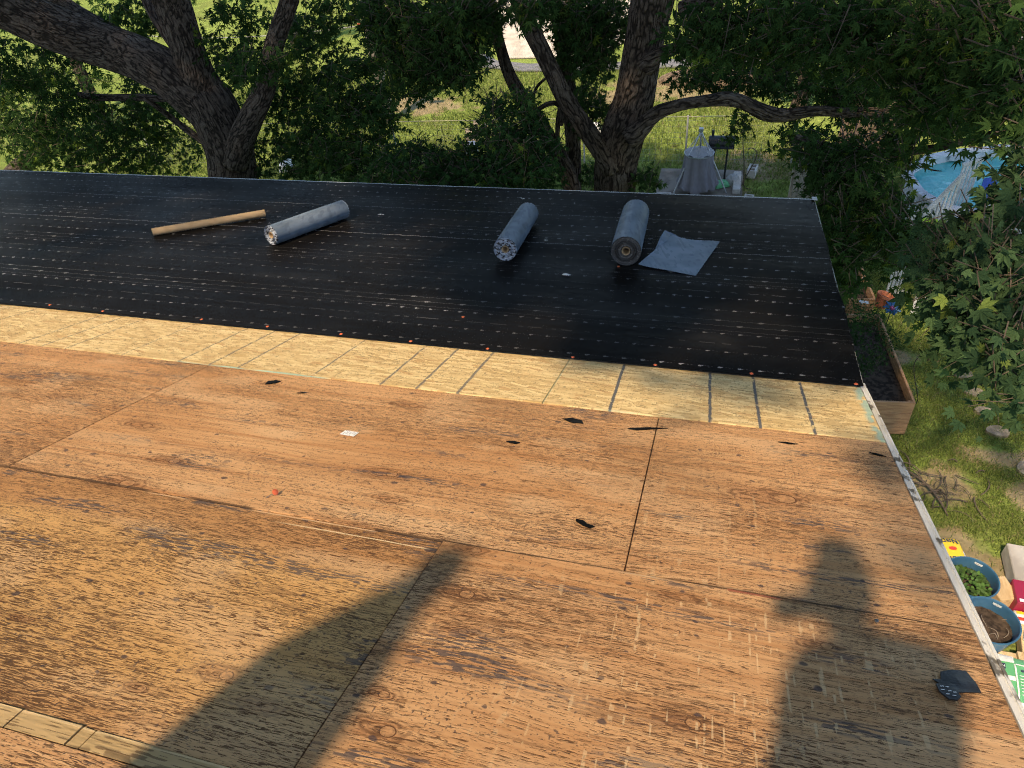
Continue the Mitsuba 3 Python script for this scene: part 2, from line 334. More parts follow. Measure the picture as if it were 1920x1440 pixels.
def wrap_color(p, n, uv):          # grey release film of the rolls
    k = fbm(p.x * 9, p.y * 9, p.z * 9, 4)
    c = mix(mi.Color3f(0.125, 0.165, 0.215), mi.Color3f(0.175, 0.22, 0.28), smoothstep(.3, .7, k))
    return mix(c, mi.Color3f(0.095, 0.125, 0.17), 0.5 * smoothstep(.62, .7, noise(p.x * 60 + p.y * 20, p.y * 16 - p.x * 10, p.z * 20)))
def wrap_bump(p, n, uv): return noise(p.x * 14, p.y * 14, p.z * 14) + .4 * noise(p.x * 45, p.y * 30, p.z * 45)
bumped('film', wrap_color, wrap_bump, 0.0025, rough=.42, spec=.45)
bumped('film_pale', lambda p, n, uv: wrap_color(p, n, uv) * 1.45, wrap_bump, 0.0015, rough=.42, spec=.45)
def end_light(p, n, uv):
    k = noise(p.x * 60, p.y * 60, p.z * 90); k2 = fbm(p.x * 130, p.y * 130, p.z * 130, 3)
    return mix(mi.Color3f(0.42, 0.46, 0.52), mi.Color3f(0.03, 0.03, 0.035), smoothstep(.48, .60, .5 * k + .5 * k2))
scene['roll_end_light'] = {'type': 'twosided', 'b': {'type': 'principled', 'base_color': mikit.proc(end_light), 'roughness': .6}}
def end_dark(p, n, uv):
    k2 = fbm(p.x * 110, p.y * 110, p.z * 110, 3)
    return mix(mi.Color3f(0.055, 0.053, 0.052), mi.Color3f(0.20, 0.19, 0.17), smoothstep(.58, .74, k2))
scene['roll_end_dark'] = {'type': 'twosided', 'b': {'type': 'principled', 'base_color': mikit.proc(end_dark), 'roughness': .6}}
speckled('cardboard', (0.36, 0.25, 0.14), (0.46, 0.33, 0.19), 14, .8)
mat('orange_cap', (0.62, 0.13, 0.05), .5)
mat('white_paper', (0.80, 0.80, 0.78), .7)
mat('ink', (0.05, 0.05, 0.06), .7)
mat('steel', (0.5, 0.5, 0.5), .35, 1.0)

# ground
DIRT = [(3.3, 7.5, .62, .42), (4.3, 8.2, .75, .22), (4.45, 7.55, .5, .3), (3.1, 6.5, .7, .42), (3.9, 6.0, .9, .5), (3.0, 10.3, 0.7, .22), (-9.9, 21.4, 2.0, .8), (-3.2, 22.2, 1.2, .7), (-1.0, 23.0, 2.6, 1.3), (3.2, 18.6, 1.6, .5), (4.0, 12.4, .8, .6), (-0.2, 15.6, .9, .8), (0.9, 17.6, 1.6, .8)]
def grass_color(p, n, uv):
    k = fbm(p.x * 0.6, p.y * 0.6, 0, 3); k2 = fbm(p.x * 5, p.y * 5, 1, 3); k3 = noise(p.x * 34, p.y * 34)
    c = mix(mi.Color3f(0.12, 0.175, 0.032), mi.Color3f(0.29, 0.36, 0.09), dr.clip(.55 * k + .55 * k2 - .05, 0, 1))
    c = mix(c, mi.Color3f(0.15, 0.17, 0.05), .5 * smoothstep(.5, .8, noise(p.x * 1.4, p.y * 2.0)))
    c = c * (0.72 + .56 * k3)
    d = mi.Float(0)
    for (x, y, rx, ry) in DIRT:
        q = dr.sqrt(dr.square((p.x - x) / rx) + dr.square((p.y - y) / ry)) + (fbm(p.x * 3, p.y * 3, 2, 3) - .5) * 1.3
        d = dr.maximum(d, 1 - smoothstep(.7, 1.15, q))
    soil = mix(mi.Color3f(0.20, 0.145, 0.085), mi.Color3f(0.36, 0.28, 0.18), fbm(p.x * 9, p.y * 9, 5, 4))
    return mix(c, soil, .85 * d)
def grass_bump(p, n, uv): return noise(p.x * 30, p.y * 30) + .6 * noise(p.x * 80, p.y * 80)
bumped('turf', grass_color, grass_bump, 0.02, rough=.9, spec=.1, eps=4e-3)
def vcol(name, rough=.5, trans=0.0):
    if trans:
        scene[name] = {'type': 'principledthin', 'base_color': {'type': 'mesh_attribute', 'name': 'vertex_color'}, 'roughness': rough, 'diff_trans': trans, 'spec_trans': 0.0, 'eta': 1.4}
    else:
        scene[name] = {'type': 'twosided', 'b': {'type': 'principled', 'base_color': {'type': 'mesh_attribute', 'name': 'vertex_color'}, 'roughness': rough, 'specular': .4}}
    return name
vcol('leaf_mat', .42, .75); vcol('blade_mat', .6, .6); vcol('paint', .6)

def bark_parts(uv):
    wx = uv.x + .03 * (noise(uv.x * 14, uv.y * 8) - .5) + .05 * (noise(uv.x * 3, uv.y * 1.3 + 7) - .5)
    a = dr.abs(.65 * noise(wx * 34, uv.y * 6.5) + .35 * noise(wx * 34 + 9, uv.y * 15) - .5) * 2.6
    b = dr.abs(noise(wx * 62 + 5, uv.y * 17) - .5) * 2
    return smoothstep(.02, .42, a), smoothstep(.02, .5, b)
def bark_color(p, n, uv):
    a, b = bark_parts(uv)
    ridge = a * (.55 + .45 * b)
    col = mix(mi.Color3f(0.030, 0.022, 0.017), mi.Color3f(0.145, 0.112, 0.088), ridge)
    col = mix(col, mi.Color3f(0.25, 0.21, 0.17), .45 * smoothstep(.55, .8, fbm(p.x * 2, p.y * 2, p.z * 2, 3)) * ridge)
    return col * (.75 + .5 * noise(uv.x * 120, uv.y * 40))
def bark_bump(p, n, uv):
    a, b = bark_parts(uv)
    return a + .4 * b + .15 * noise(uv.x * 90, uv.y * 30)
bumped('bark', bark_color, bark_bump, 0.030, rough=.85, spec=.2, eps=3e-3)
speckled('twig', (0.07, 0.055, 0.04), (0.13, 0.10, 0.075), 20, .8)
speckled('cedar', (0.36, 0.19, 0.09), (0.50, 0.29, 0.15), 6, .75, aniso=(1, 3, 6))
speckled('fence_brown', (0.15, 0.10, 0.07), (0.25, 0.18, 0.13), 5, .8, aniso=(6, 6, 1))
speckled('old_wood', (0.26, 0.22, 0.18), (0.40, 0.34, 0.27), 5, .8, aniso=(6, 6, 1))
speckled('new_lumber', (0.52, 0.36, 0.18), (0.66, 0.50, 0.29), 6, .7, aniso=(4, 1, 4))
def strip_color(p, n, uv):
    u, v = roof_uv(p)
    c = mix(mi.Color3f(0.38, 0.25, 0.105), mi.Color3f(0.54, 0.385, 0.19), dr.clip(.2 + .5 * noise(u * 9, v * 260) + .5 * noise(u * 2, v * 60) - .1, 0, 1))
    c = mix(c, mi.Color3f(.12, .07, .035), .7 * smoothstep(.66, .76, noise(u * 20, v * 300)))
    c = mix(c, mi.Color3f(0.66, 0.49, 0.26), .7 * (1 - smoothstep(.004, .008, dr.abs(v + 2.160))))
    return mix(c, mi.Color3f(.10, .06, .03), .6 * smoothstep(.55, .7, noise(u * 3.3, v * 50 + 3)) * smoothstep(.4, .6, noise(u * 30, v * 120)))
bumped('strip_wood', strip_color, lambda p, n, uv: noise(p.x * 20, p.y * 240), .0012, rough=.75, spec=.25, eps=1.5e-3)
speckled('soil', (0.028, 0.019, 0.013), (0.085, 0.06, 0.042), 26, .9)
speckled('concrete', (0.36, 0.33, 0.29), (0.52, 0.49, 0.44), 5, .85)
speckled('patio_concrete', (0.15, 0.125, 0.098), (0.25, 0.215, 0.175), 4, .85)
speckled('paver', (0.22, 0.18, 0.13), (0.36, 0.30, 0.22), 14, .85)
speckled('asphalt', (0.14, 0.14, 0.15), (0.20, 0.20, 0.20), 8, .85)
speckled('driveway_concrete', (0.46, 0.40, 0.31), (0.58, 0.52, 0.42), 3, .8)
speckled('blue_glaze', (0.035, 0.105, 0.19), (0.055, 0.145, 0.245), 5, .35, .5)
speckled('terracotta', (0.26, 0.085, 0.045), (0.35, 0.13, 0.07), 12, .7)
speckled('vinyl_grey', (0.46, 0.46, 0.48), (0.60, 0.60, 0.61), 4, .5)
speckled('picket_vinyl', (0.58, 0.55, 0.50), (0.70, 0.68, 0.64), 7, .55)
speckled('siding', (0.55, 0.54, 0.50), (0.62, 0.61, 0.57), 2, .6)
speckled('brick', (0.28, 0.10, 0.06), (0.40, 0.17, 0.10), 9, .85)
speckled('pole_wood', (0.22, 0.19, 0.155), (0.34, 0.30, 0.25), 6, .85, aniso=(5, 5, .6))
speckled('mulch', (0.10, 0.07, 0.045), (0.24, 0.18, 0.12), 16, .9)
mat('black_metal', (0.02, 0.02, 0.022), .4)
mat('tube_metal', (0.45, 0.46, 0.48), .35, .6)
mat('rope_yellow', (0.55, 0.50, 0.12), .7); mat('dull_rail', (.36, .35, .22), .6)
mat('wire_grey', (0.35, 0.35, 0.34), .5)
mat('black_plastic', (0.018, 0.018, 0.02), .35)
mat('white_plastic', (0.78, 0.78, 0.77), .45)

# ================================================================== SETTING: ground, paths, far yard
g = trimesh.Trimesh(*(lambda X, Y: (np.column_stack([X.ravel(), Y.ravel(), 0.05 * (meshkit.fbm(np.stack([X.ravel() * .5, Y.ravel() * .5, 0 * X.ravel()], -1), 3) - .5)]),
    np.array([[i * 121 + j, (i + 1) * 121 + j, (i + 1) * 121 + j + 1] for i in range(120) for j in range(120)] + [[i * 121 + j, (i + 1) * 121 + j + 1, i * 121 + j + 1] for i in range(120) for j in range(120)])))(*np.meshgrid(np.sinh(np.linspace(-4.2, 4.2, 121)) * 5.0, np.sinh(np.linspace(-3.6, 4.2, 121)) * 5.0 + 6.0, indexing='ij')), process=False)
g.vertices[:, 2] -= 0.03
k = add('ground', g, 'turf', smooth=True); labels[k] = {'label': 'mown back yard lawn with worn dirt patches below the house', 'category': 'ground', 'kind': 'structure'}
def strip(pts, half, z, th=.04):
    p = np.asarray(pts, float); t = np.gradient(p, axis=0); t /= np.linalg.norm(t, axis=1, keepdims=True)
    nn = np.column_stack([-t[:, 1], t[:, 0]]); a, b = p + nn * half, p - nn * half
    return prism(np.vstack([a, b[::-1]]), z - th, z)
k = add('road', strip([(-9.5, 26.6), (-8.4, 25.4), (-7, 24.95), (-3.5, 25.05), (1, 25.6), (8, 27), (60, 36)], .38, .035), 'asphalt'); labels[k] = {'label': 'narrow grey asphalt lane crossing the grass behind the yard', 'category': 'road', 'kind': 'structure'}
k = add('driveway', prism([(-8.1, 26.0), (-4.6, 26.1), (-3.0, 30), (-2.0, 46), (-17, 46), (-10.4, 33)], 0, .03), 'driveway_concrete'); labels[k] = {'label': 'bright pale concrete driveway in full sun beyond the lane', 'category': 'driveway', 'kind': 'structure'}

# ================================================================== HOUSE
house = thing('house', 'house with a half stripped roof of bare plywood, pale strand board and black underlayment', 'house')
wall = box(-15.6, .52, -8.6, 6.0, -.1, 4.2)
add('wall', cat(box(-15.6, .52, 5.85, 6.0, -.1, 4.6), box(.37, .52, -8.5, 5.85, -.1, 4.6), box(-15.6, -15.45, -8.5, 5.85, -.1, 4.6), box(-15.6, .52, -8.65, -8.5, -.1, 4.6)), 'siding', house)
roof = house + '__roof'
# under-deck solid so that the panels rest on something (kept below the panel skin)
ud = prism([(-15.9, RIDGE), (RAKE - .01, RIDGE), (RAKE - .01, .60), (-15.9, .60)], -.16, -.02); v = ud.vertices; ud.vertices = ply_pt(v[:, 0], v[:, 1], v[:, 2])
ud2 = prism([(-15.9, .0), (RAKE - .01, .0), (RAKE - .01, EAVE - .01), (-15.9, EAVE - .01)], -.16, -.012); v = ud2.vertices; ud2.vertices = low_pt(v[:, 0], v[:, 1], v[:, 2])
y0, z0 = ply_pt(0, RIDGE, -.02)[1:]
ud3 = box(-15.9, RAKE - .01, -10.0, 0, -.16, -.02); ud3.vertices[:, 1] = np.where(ud3.vertices[:, 1] < -5, y0 - 6.0, y0); zz = np.where(ud3.vertices[:, 1] < y0 - 3, z0 - 6.0 * sP / cP, z0); ud3.vertices[:, 2] += zz + .02
gable = trimesh.Trimesh(np.array([[.44, 5.9, 4.4], [.44, -8.5, 4.4], [.44, y0, z0 - .2], [.44, 3.0, 5.0]]), np.array([[1, 2, 3], [1, 3, 0]]), process=False)
add('rafter_deck', cat(ud, ud2, ud3, gable), 'old_wood', roof)
GAP = .0024
def panel(x0, x1, v0, v1, bsdf, name, n1=0.0, dn=0.0, seed=0):
    r = np.random.default_rng(seed + 100); q = r.uniform(-.0015, .0015, 4) + dn
    m = prism([(x0 + GAP, v0 + GAP * .9), (x1 - GAP, v0 + GAP * .9), (x1 - GAP, v1 - GAP * .9), (x0 + GAP, v1 - GAP * .9)], -.018, n1)
    v = m.vertices; top = v[:, 2] > n1 - .001
    n = v[:, 2] + np.where(top, np.where(v[:, 0] < (x0 + x1) / 2, q[0], q[1]) + np.where(v[:, 1] < (v0 + v1) / 2, q[2], q[3]), 0)
    m.vertices = ply_pt(v[:, 0], v[:, 1], n)
    return add(name, m, bsdf, roof)
ROW1 = [-15.9, -14.8, -12.36, -9.92, -7.48, -5.04, -2.60, -.161, RAKE]
for i in range(len(ROW1) - 1): panel(ROW1[i], ROW1[i + 1], -1.22, 0.0, 'plywood', 'plywood_panel', seed=i)
ROW2 = [-15.9, -12.96, -10.52, -8.08, -5.64, -3.20, -.761, RAKE]
for i in range(len(ROW2) - 1): panel(ROW2[i], ROW2[i + 1], -2.158, -1.22, 'plywood', 'plywood_panel', seed=20 + i, dn=(-.003 if i == 5 else 0))
sx = [-15.9, -8.0, -3.2, -1.463, -1.286, -1.249, -.30, RAKE]
for i in range(len(sx) - 1): panel(sx[i], sx[i + 1], -2.214, -2.158, 'strip_wood' if i in (1, 2, 3, 4, 5) else 'plywood', 'filler_strip', seed=40 + i, dn=.0)
ROW3 = [-15.9, -11.74, -9.3, -6.86, -4.42, -1.98, .46, RAKE]
for i in range(len(ROW3) - 1): panel(ROW3[i], ROW3[i + 1], -3.434, -2.214, 'plywood', 'plywood_panel', seed=60 + i)
for i in range(len(ROW1) - 1): panel(ROW1[i], ROW1[i + 1], RIDGE, -3.434, 'plywood', 'plywood_panel', seed=80 + i)
ROWO = [-15.9, -12.92, -10.48, -8.04, -5.60, -3.16, -.718, RAKE]
for i in range(len(ROWO) - 1): panel(ROWO[i], ROWO[i + 1], 0.0, .66, 'osb', 'strand_board_panel', seed=120 + i, dn=.0015)
# underlayment courses: each upper course laps the lower one
for i, (w0, w1) in enumerate(((2.38, EAVE - .004), (1.66, 2.492), (.93, 1.783), (.002, 1.055))):
    m = sheet_on(low_pt, -15.9, RAKE + .012, w0, w1, .001 + .0042 * i, .0022, 110, 12, bump=.004, seed=i + 3, edge=.012)
    add('underlayment_course', m, 'black_felt', roof, smooth=25)
    # pale factory edge of the course along the lap
    if i > 0:
        e = sheet_on(low_pt, -15.9, RAKE + .008, w1 - .0005, w1 + .0045, .0006 + .0042 * i, .0022, 110, 1, bump=.004, seed=i + 3, edge=.012)
        add('lap_edge', e, 'felt_edge' if i < 3 else 'black_felt', roof)
# rake trim and eave metal
tr = []
for (a, b) in ((RIDGE, -1.95), (-1.947, .72)):
    m = prism([(RAKE + .002, a), (RAKE + .023, a), (RAKE + .023, b), (RAKE + .002, b)], -.03, .0035)
    v = m.vertices; m.vertices = ply_pt(v[:, 0], v[:, 1], v[:, 2]); tr.append(m)
    lip = prism([(RAKE + .020, a), (RAKE + .028, a), (RAKE + .028, b), (RAKE + .020, b)], -.09, .0075)
    v = lip.vertices; lip.vertices = ply_pt(v[:, 0], v[:, 1], v[:, 2]); tr.append(lip)
add('rake_trim', cat(*tr), 'peeling_trim', roof, label='white peeling trim along the plywood rake')
m = prism([(RAKE + .002, .03), (RAKE + .018, .03), (RAKE + .018, EAVE), (RAKE + .002, EAVE)], -.10, .0005); v = m.vertices; m.vertices = low_pt(v[:, 0], v[:, 1], v[:, 2])
add('rake_trim', m, 'peeling_trim', roof)
for i in range(6):
    a, b = -15.9 + i * (16.7 / 6), -15.9 + (i + 1) * (16.7 / 6) - .002
    m = cat(prism([(a, EAVE - .003), (b, EAVE - .003), (b, EAVE + .022), (a, EAVE + .022)], -.004, .0035), prism([(a, EAVE + .016), (b, EAVE + .016), (b, EAVE + .0225), (a, EAVE + .0225)], -.085, .003))
    v = m.vertices; m.vertices = low_pt(v[:, 0], v[:, 1], v[:, 2]); add('eave_metal', m, 'eave_metal', roof)
m = cat(prism([(RAKE - .012, EAVE - .06), (RAKE + .030, EAVE - .07), (RAKE + .032, EAVE + .024), (RAKE - .012, EAVE + .024)], .018, .022)); v = m.vertices; m.vertices = low_pt(v[:, 0], v[:, 1], v[:, 2])
add('corner_plate', m, 'eave_metal', roof)
# plastic-cap nails
for (x, w) in [(-4.43, .038), (-3.96, .02), (-3.18, .035), (-2.68, .026), (-2.157, .021), (-1.69, .014), (-1.205, .012), (-.70, .01), (-.24, .012), (.264, .018), (.775, .014), (-1.487, .389), (-.644, 1.386), (-4.9, .03), (-5.4, .02)]:
    m = lathe([(0, 0), (.0105, 0), (.0105, .0012), (.009, .003), (.0045, .0036), (.0045, .005), (0, .0052)], 16)
    a, c = low_pt(x, w, .0165), low_pt(x, w, 1.0165) - low_pt(x, w, .0165)
    m.apply_transform(trimesh.geometry.align_vectors([0, 0, 1], c)); m.apply_translation(a)
    add('cap_nail', m, 'orange_cap', roof, smooth=30)
# brick chimney above the camera's left shoulder, out of frame; it throws the left-hand shadow
cxm, cym = -1.17, -.72
ch = house + '__chimney'
bz = ply_pt(0, -3.9, 0)[2]
add('brick_shaft', box(cxm - .17, cxm + .17, cym - .17, cym + .17, 6.3, 7.95), 'brick', ch)
crown = trimesh.convex.convex_hull(np.array([[cxm + sx * a, cym + sy * a, z] for a, z in ((.175, 7.95), (.175, 7.97), (.075, 8.48)) for sx in (-1, 1) for sy in (-1, 1)]))
add('crown', crown, 'concrete', ch)
add('flue', moved(lathe([(0, 0), (.075, 0), (.075, .27), (.06, .27), (.06, .1), (0, .1)], 20), (cxm, cym, 8.47)), 'terracotta', ch)

# ================================================================== LOOSE THINGS ON THE ROOF
def roll(name, x0, w0, x1, w1, r, label, endmat, seed, flap=False, core=.026):
    t = thing(name, label, 'underlayment roll', 'grey rolls of underlayment lying on the black roof')
    A, B = low_pt(x0, w0, r + .016), low_pt(x1, w1, r + .016)
    d = B - A; L = np.linalg.norm(d)
    prof = 44
    th = np.linspace(0, 2 * np.pi, prof, endpoint=False)
    rr = r * (1 + .012 * np.sin(th * 2 + seed) + .010 * np.sin(3 * th + seed * 2) )
    rr = rr * (1 + .018 * (th / (2 * np.pi)))            # outer wrap ends with a small step
    zs = np.linspace(0, L, 26)
    V = np.array([[rr[i] * np.cos(th[i]) * (1 + .008 * math.sin(z * 9 + i * .5 + seed)), rr[i] * np.sin(th[i]) * (1 + .008 * math.sin(z * 7 + i * .3)), z] for z in zs for i in range(prof)])
    F = []
    for a in range(25):
        for i in range(prof):
            p, q = a * prof + i, a * prof + (i + 1) % prof
            F += [[p, q, q + prof], [p, q + prof, p + prof]]
    body = trimesh.Trimesh(V, np.array(F), process=False)
    turns = 6
    ends = []
    for z, s in ((0, -1), (L, 1)):                         # wound end: stepped rings of sheet
        rad = np.linspace(core + .004, .985 * r, 2 * turns)
        pr = []
        for i, q in enumerate(rad): pr.append((q, (.006 if i % 2 else -.004) + (.004 * math.sin(i * 2.3 + seed))))
        e = lathe([(core + .003, -.01)] + pr + [(r * 1.0, -.004)], 40)
        e.vertices[:, 2] = z + s * e.vertices[:, 2]
        if s > 0: e.invert()
        ends.append(e)
    co = lathe([(core - .005, -.004), (core, -.006), (core, .1), (core - .005, .1), (core - .005, -.004)], 28)
    co2 = co.copy(); co.vertices[:, 2] *= 1.0; co2.vertices[:, 2] = L - co2.vertices[:, 2]
    M = trimesh.geometry.align_vectors([0, 0, 1], d / L); M[:3, 3] = A
    fl = None
    if flap:
        n, m_ = 10, 8
        aa, zz = np.meshgrid(np.linspace(1.9, 2.75, n), np.linspace(L * .80, L * 1.0, m_), indexing='ij')
        rad = r * (1.02 + .28 * ((aa - 1.9) / .85) ** 2 * (zz - L * .8) / (L * .2))
        fv = np.stack([rad * np.cos(aa), rad * np.sin(aa), zz], -1).reshape(-1, 3)
        ff = [[i * m_ + j, (i + 1) * m_ + j, (i + 1) * m_ + j + 1] for i in range(n - 1) for j in range(m_ - 1)] + [[i * m_ + j, (i + 1) * m_ + j + 1, i * m_ + j + 1] for i in range(n - 1) for j in range(m_ - 1)]
        fl = trimesh.Trimesh(fv, np.array(ff), process=False)
    for nm, me, b, sm in (('wrap', body, 'film', 50), ('wound_end', ends[0], endmat, 40), ('wound_end', ends[1], endmat, 40), ('core_tube', co, 'cardboard', 40), ('core_tube', co2, 'cardboard', 40)) + ((('loose_flap', fl, 'film', True),) if flap else ()):
        me = me.copy(); me.apply_transform(M); add(nm, me, b, t, smooth=sm)
    return t
def axis_fix(l, r, e0=0): return l
roll('underlayment_roll', -3.49, 1.40, -3.215, 2.12, .080, 'grey underlayment roll lying askew, nearest the cardboard tube', 'roll_end_light', 1)
roll('underlayment_roll', -1.487, 1.37, -1.532, 2.22, .088, 'grey underlayment roll with a pale speckled end, middle of the three rolls', 'roll_end_light', 2)
roll('underlayment_roll', -.600, 1.42, -.640, 2.30, .108, 'thick grey underlayment roll with a dark end and torn flap, beside the flat sheet', 'roll_end_dark', 3, flap=True, core=.03)
A, B = low_pt(-4.70, 1.43, .048), low_pt(-3.98, 2.06, .048)
tl = thing('cardboard_tube', 'long empty tan cardboard tube lying on the black underlayment at left', 'cardboard tube')
d = (B - A); L = np.linalg.norm(d); M = trimesh.geometry.align_vectors([0, 0, 1], d / L); M[:3, 3] = A
m = lathe([(.027, 0), (.032, 0), (.032, L), (.027, L), (.027, 0)], 32); m.apply_transform(M); add('tube', m, 'cardboard', tl, smooth=40)
# loose grey sheet with a folded corner
sh = thing('underlayment_sheet', 'flat loose grey sheet of underlayment with one corner folded over', 'sheet')
n1, n2 = 26, 20
c00, c10, c11, c01 = np.array([-.507, 1.405]), np.array([-.098, 1.312]), np.array([.043, 2.0]), np.array([-.32, 2.045])
vv = []
for i in range(n1):
    for j in range(n2):
        s, t = i / (n1 - 1), j / (n2 - 1)
        q = (c00 * (1 - s) + c10 * s) * (1 - t) + (c01 * (1 - s) + c11 * s) * t
        lift = .016 + .006 * math.sin(3 * s + 2 * t) ** 2 + .02 * (1 - s) ** 4 + .0015 * math.sin(9 * t + 5 * s)
        vv.append(low_pt(q[0], q[1], lift))
ff = [[i * n2 + j, (i + 1) * n2 + j, (i + 1) * n2 + j + 1] for i in range(n1 - 1) for j in range(n2 - 1)] + [[i * n2 + j, (i + 1) * n2 + j + 1, i * n2 + j + 1] for i in range(n1 - 1) for j in range(n2 - 1)]
add('film', trimesh.Trimesh(np.array(vv), np.array(ff), process=False), 'film_pale', sh, smooth=True)
fold = [(-.32, 2.04, .03), (-.42, 1.72, .034), (-.405, 1.93, .055), (-.385, 2.09, .06), (-.28, 2.05, .035), (-.345, 1.9, .045)]
fv = np.array([low_pt(*q) for q in fold])
add('folded_corner', trimesh.Trimesh(fv, np.array([[0, 5, 3], [5, 2, 3], [5, 1, 2], [0, 3, 4]]), process=False), 'film_pale', sh)
# crumbs of white paper
def crumb(x, w, s, label, seed):
    r = np.random.default_rng(seed)
    m = trimesh.convex.convex_hull(r.normal(size=(9, 3)) * [s, s * .6, s * .35]); m.vertices += 0
    m2 = trimesh.convex.convex_hull(r.normal(size=(7, 3)) * [s * .8, s * .35, s * .3] + [s * 1.2, s * .4, 0])
    q = cat(m, m2); q.vertices[:, 2] -= q.vertices[:, 2].min(); v = q.vertices
    q.vertices = low_pt(x + v[:, 0], w + v[:, 1], .017 + v[:, 2])
    one('paper_scrap', q, 'white_paper', label, 'paper scrap')
crumb(-2.918, 2.258, .011, 'small white paper scrap right of the leaning grey roll', 1)
crumb(-1.76, 2.876, .011, 'white paper scrap near the eave above the middle roll', 2)
crumb(-.991, 1.168, .013, 'white paper scrap on black underlayment between the two right rolls', 3)
crumb(-1.29, 1.823, .009, 'white paper scrap touching the side of the middle roll', 4)
crumb(-1.252, 2.813, .006, 'tiny white paper scrap near the eave, between middle and thick rolls', 5)
crumb(-.477, 2.558, .006, 'tiny white paper scrap beyond the thick roll', 6)
# scraps of black felt on the plywood
def scrap(poly, x, v, ang, label, n=.0012, th=.0035, bsdf='black_felt', name='felt_scrap', catg='scrap', curl=.004):
    c, s = math.cos(ang), math.sin(ang)
    P = [(x + c * a - s * b, v + s * a + c * b) for a, b in poly]
    m = prism(P, n, n + th); m = m.subdivide().subdivide(); q = m.vertices
    q[:, 2] += curl * meshkit.fbm(q * 22, 2)
    m.vertices = ply_pt(q[:, 0], q[:, 1], q[:, 2])
    return one(name, m, bsdf, label, catg)
scrap([(-.035, .0), (-.01, .028), (.03, .022), (.045, -.005), (.01, -.016)], -2.118, -.14, .9, 'black felt scrap on plywood just below the strand board, at left')
scrap([(-.05, .0), (-.01, .020), (.035, .017), (.05, -.012), (.0, -.020)], -.534, -.163, -.1, 'oval black felt scrap left of the panel joint near strand board')
scrap([(-.09, -.006), (.0, .010), (.09, .006), (.02, -.004), (-.05, -.018)], -.198, -.153, .25, 'thin black felt sliver lying across the panel joint')
scrap([(-.03, .0), (.0, .012), (.03, .006), (.012, -.010)], -.736, -.458, 0, 'small black felt scrap in the middle of the large plywood panel')
scrap([(-.04, .0), (.0, .007), (.04, .002), (.0, -.006)], .393, -.135, 0, 'thin black felt sliver on the right plywood panel')
scrap([(-.03, .004), (.0, .008), (.035, -.004), (.0, -.008)], .74, -.141, -.2, 'black felt sliver beside the white rake trim')
scrap([(-.035, .012), (-.01, .016), (.01, .003), (.04, .002), (.03, -.016), (.0, -.012), (-.03, .0)], -.33, -.997, -.25, 'curled black felt scrap above the lower panel joint')
pc = thing('underlayment_patch', 'torn black underlayment patch with printed marks lying near the rake', 'scrap')
P0 = [(3.243, -1.455), (3.262, -1.452), (3.268, -1.424), (3.290, -1.412), (3.331, -1.401), (3.342, -1.44), (3.346, -1.474), (3.318, -1.480), (3.292, -1.490), (3.287, -1.497)]
m = prism([(a - 2.601, b) for a, b in P0], .001, .004).subdivide().subdivide(); q = m.vertices; q[:, 2] += .006 * meshkit.fbm(q * 20, 2); m.vertices = ply_pt(q[:, 0], q[:, 1], q[:, 2]); add('torn_sheet', m, 'black_plastic', pc)
P1 = [(3.244, -1.478), (3.262, -1.470), (3.285, -1.487), (3.292, -1.508), (3.281, -1.522), (3.262, -1.524), (3.246, -1.503)]
m = prism([(a - 2.601, b) for a, b in P1], .0045, .009).subdivide().subdivide(); q = m.vertices; q[:, 2] += .006 * meshkit.fbm(q * 20, 2); m.vertices = ply_pt(q[:, 0], q[:, 1], q[:, 2]); add('folded_flap', m, 'black_plastic', pc)
mk = []
for i, (a, b) in enumerate([(3.255, -1.487), (3.267, -1.486), (3.254, -1.499), (3.269, -1.499), (3.280, -1.500), (3.262, -1.511), (3.276, -1.512)]):
    mk.append(slab_on(ply_pt, [(a - 2.601 - .004, b - .0012), (a - 2.601 + .004, b + .0004), (a - 2.601 + .004, b + .0024), (a - 2.601 - .004, b + .0008)], .0150, .0156))
add('printed_marks', cat(*mk), 'white_paper', pc)
st = thing('paper_label', 'white printed paper sticker lying on the plywood', 'label')
add('paper', slab_on(ply_pt, [(-1.485, -.588), (-1.415, -.592), (-1.412, -.548), (-1.480, -.545)], .0015, .0022), 'white_paper', st)
lines = []
for i in range(4):
    for j in range(5):
        if (i * 5 + j) % 7 == 3: continue
        a, b = -1.476 + j * .0125 + .002 * (i % 2), -.58 + i * .009
        lines.append(slab_on(ply_pt, [(a, b), (a + .008, b), (a + .008, b + .003), (a, b + .003)], .0024, .0028))
add('print', cat(*lines), 'wire_grey', st)
oc = thing('loose_cap_nail', 'loose orange plastic-cap nail lying on the bare plywood', 'nail')
m = lathe([(0, 0), (.012, 0), (.012, .0015), (.005, .004), (0, .0045)], 16); m.apply_transform(rotm([0, 1, 0], 50)); m.apply_translation(ply_pt(-1.456, -1.122, .014)); add('cap', m, 'orange_cap', oc, smooth=30)
add('shank', tube(np.array([ply_pt(-1.456, -1.122, .012), ply_pt(-1.478, -1.15, .003)]), .0015, 6), 'steel', oc)
scrap([(-.02, .0), (.02, .012), (.028, .006), (-.01, -.004)], -1.9, -.22, .3, 'little dark felt chip on the plywood near the strand board', curl=.002)
scrap([(-.04, .0), (.0, .006), (.04, .018), (.045, .014), (.01, .0)], -3.87, .70, .2, 'dry pale leaf lying on the edge of the black underlayment', n=.004, th=.002, bsdf='new_lumber', name='dry_leaf', catg='leaf', curl=.02)
pk = thing('screw', 'small pale screw standing by the lower panel seam near the rake', 'screw')
m = lathe([(0, 0), (.003, 0), (.003, .012), (.006, .013), (.005, .015), (0, .0155)], 12); m.apply_translation(ply_pt(.545, -1.262, 0)); add('shank', m, 'steel', pk, smooth=30)
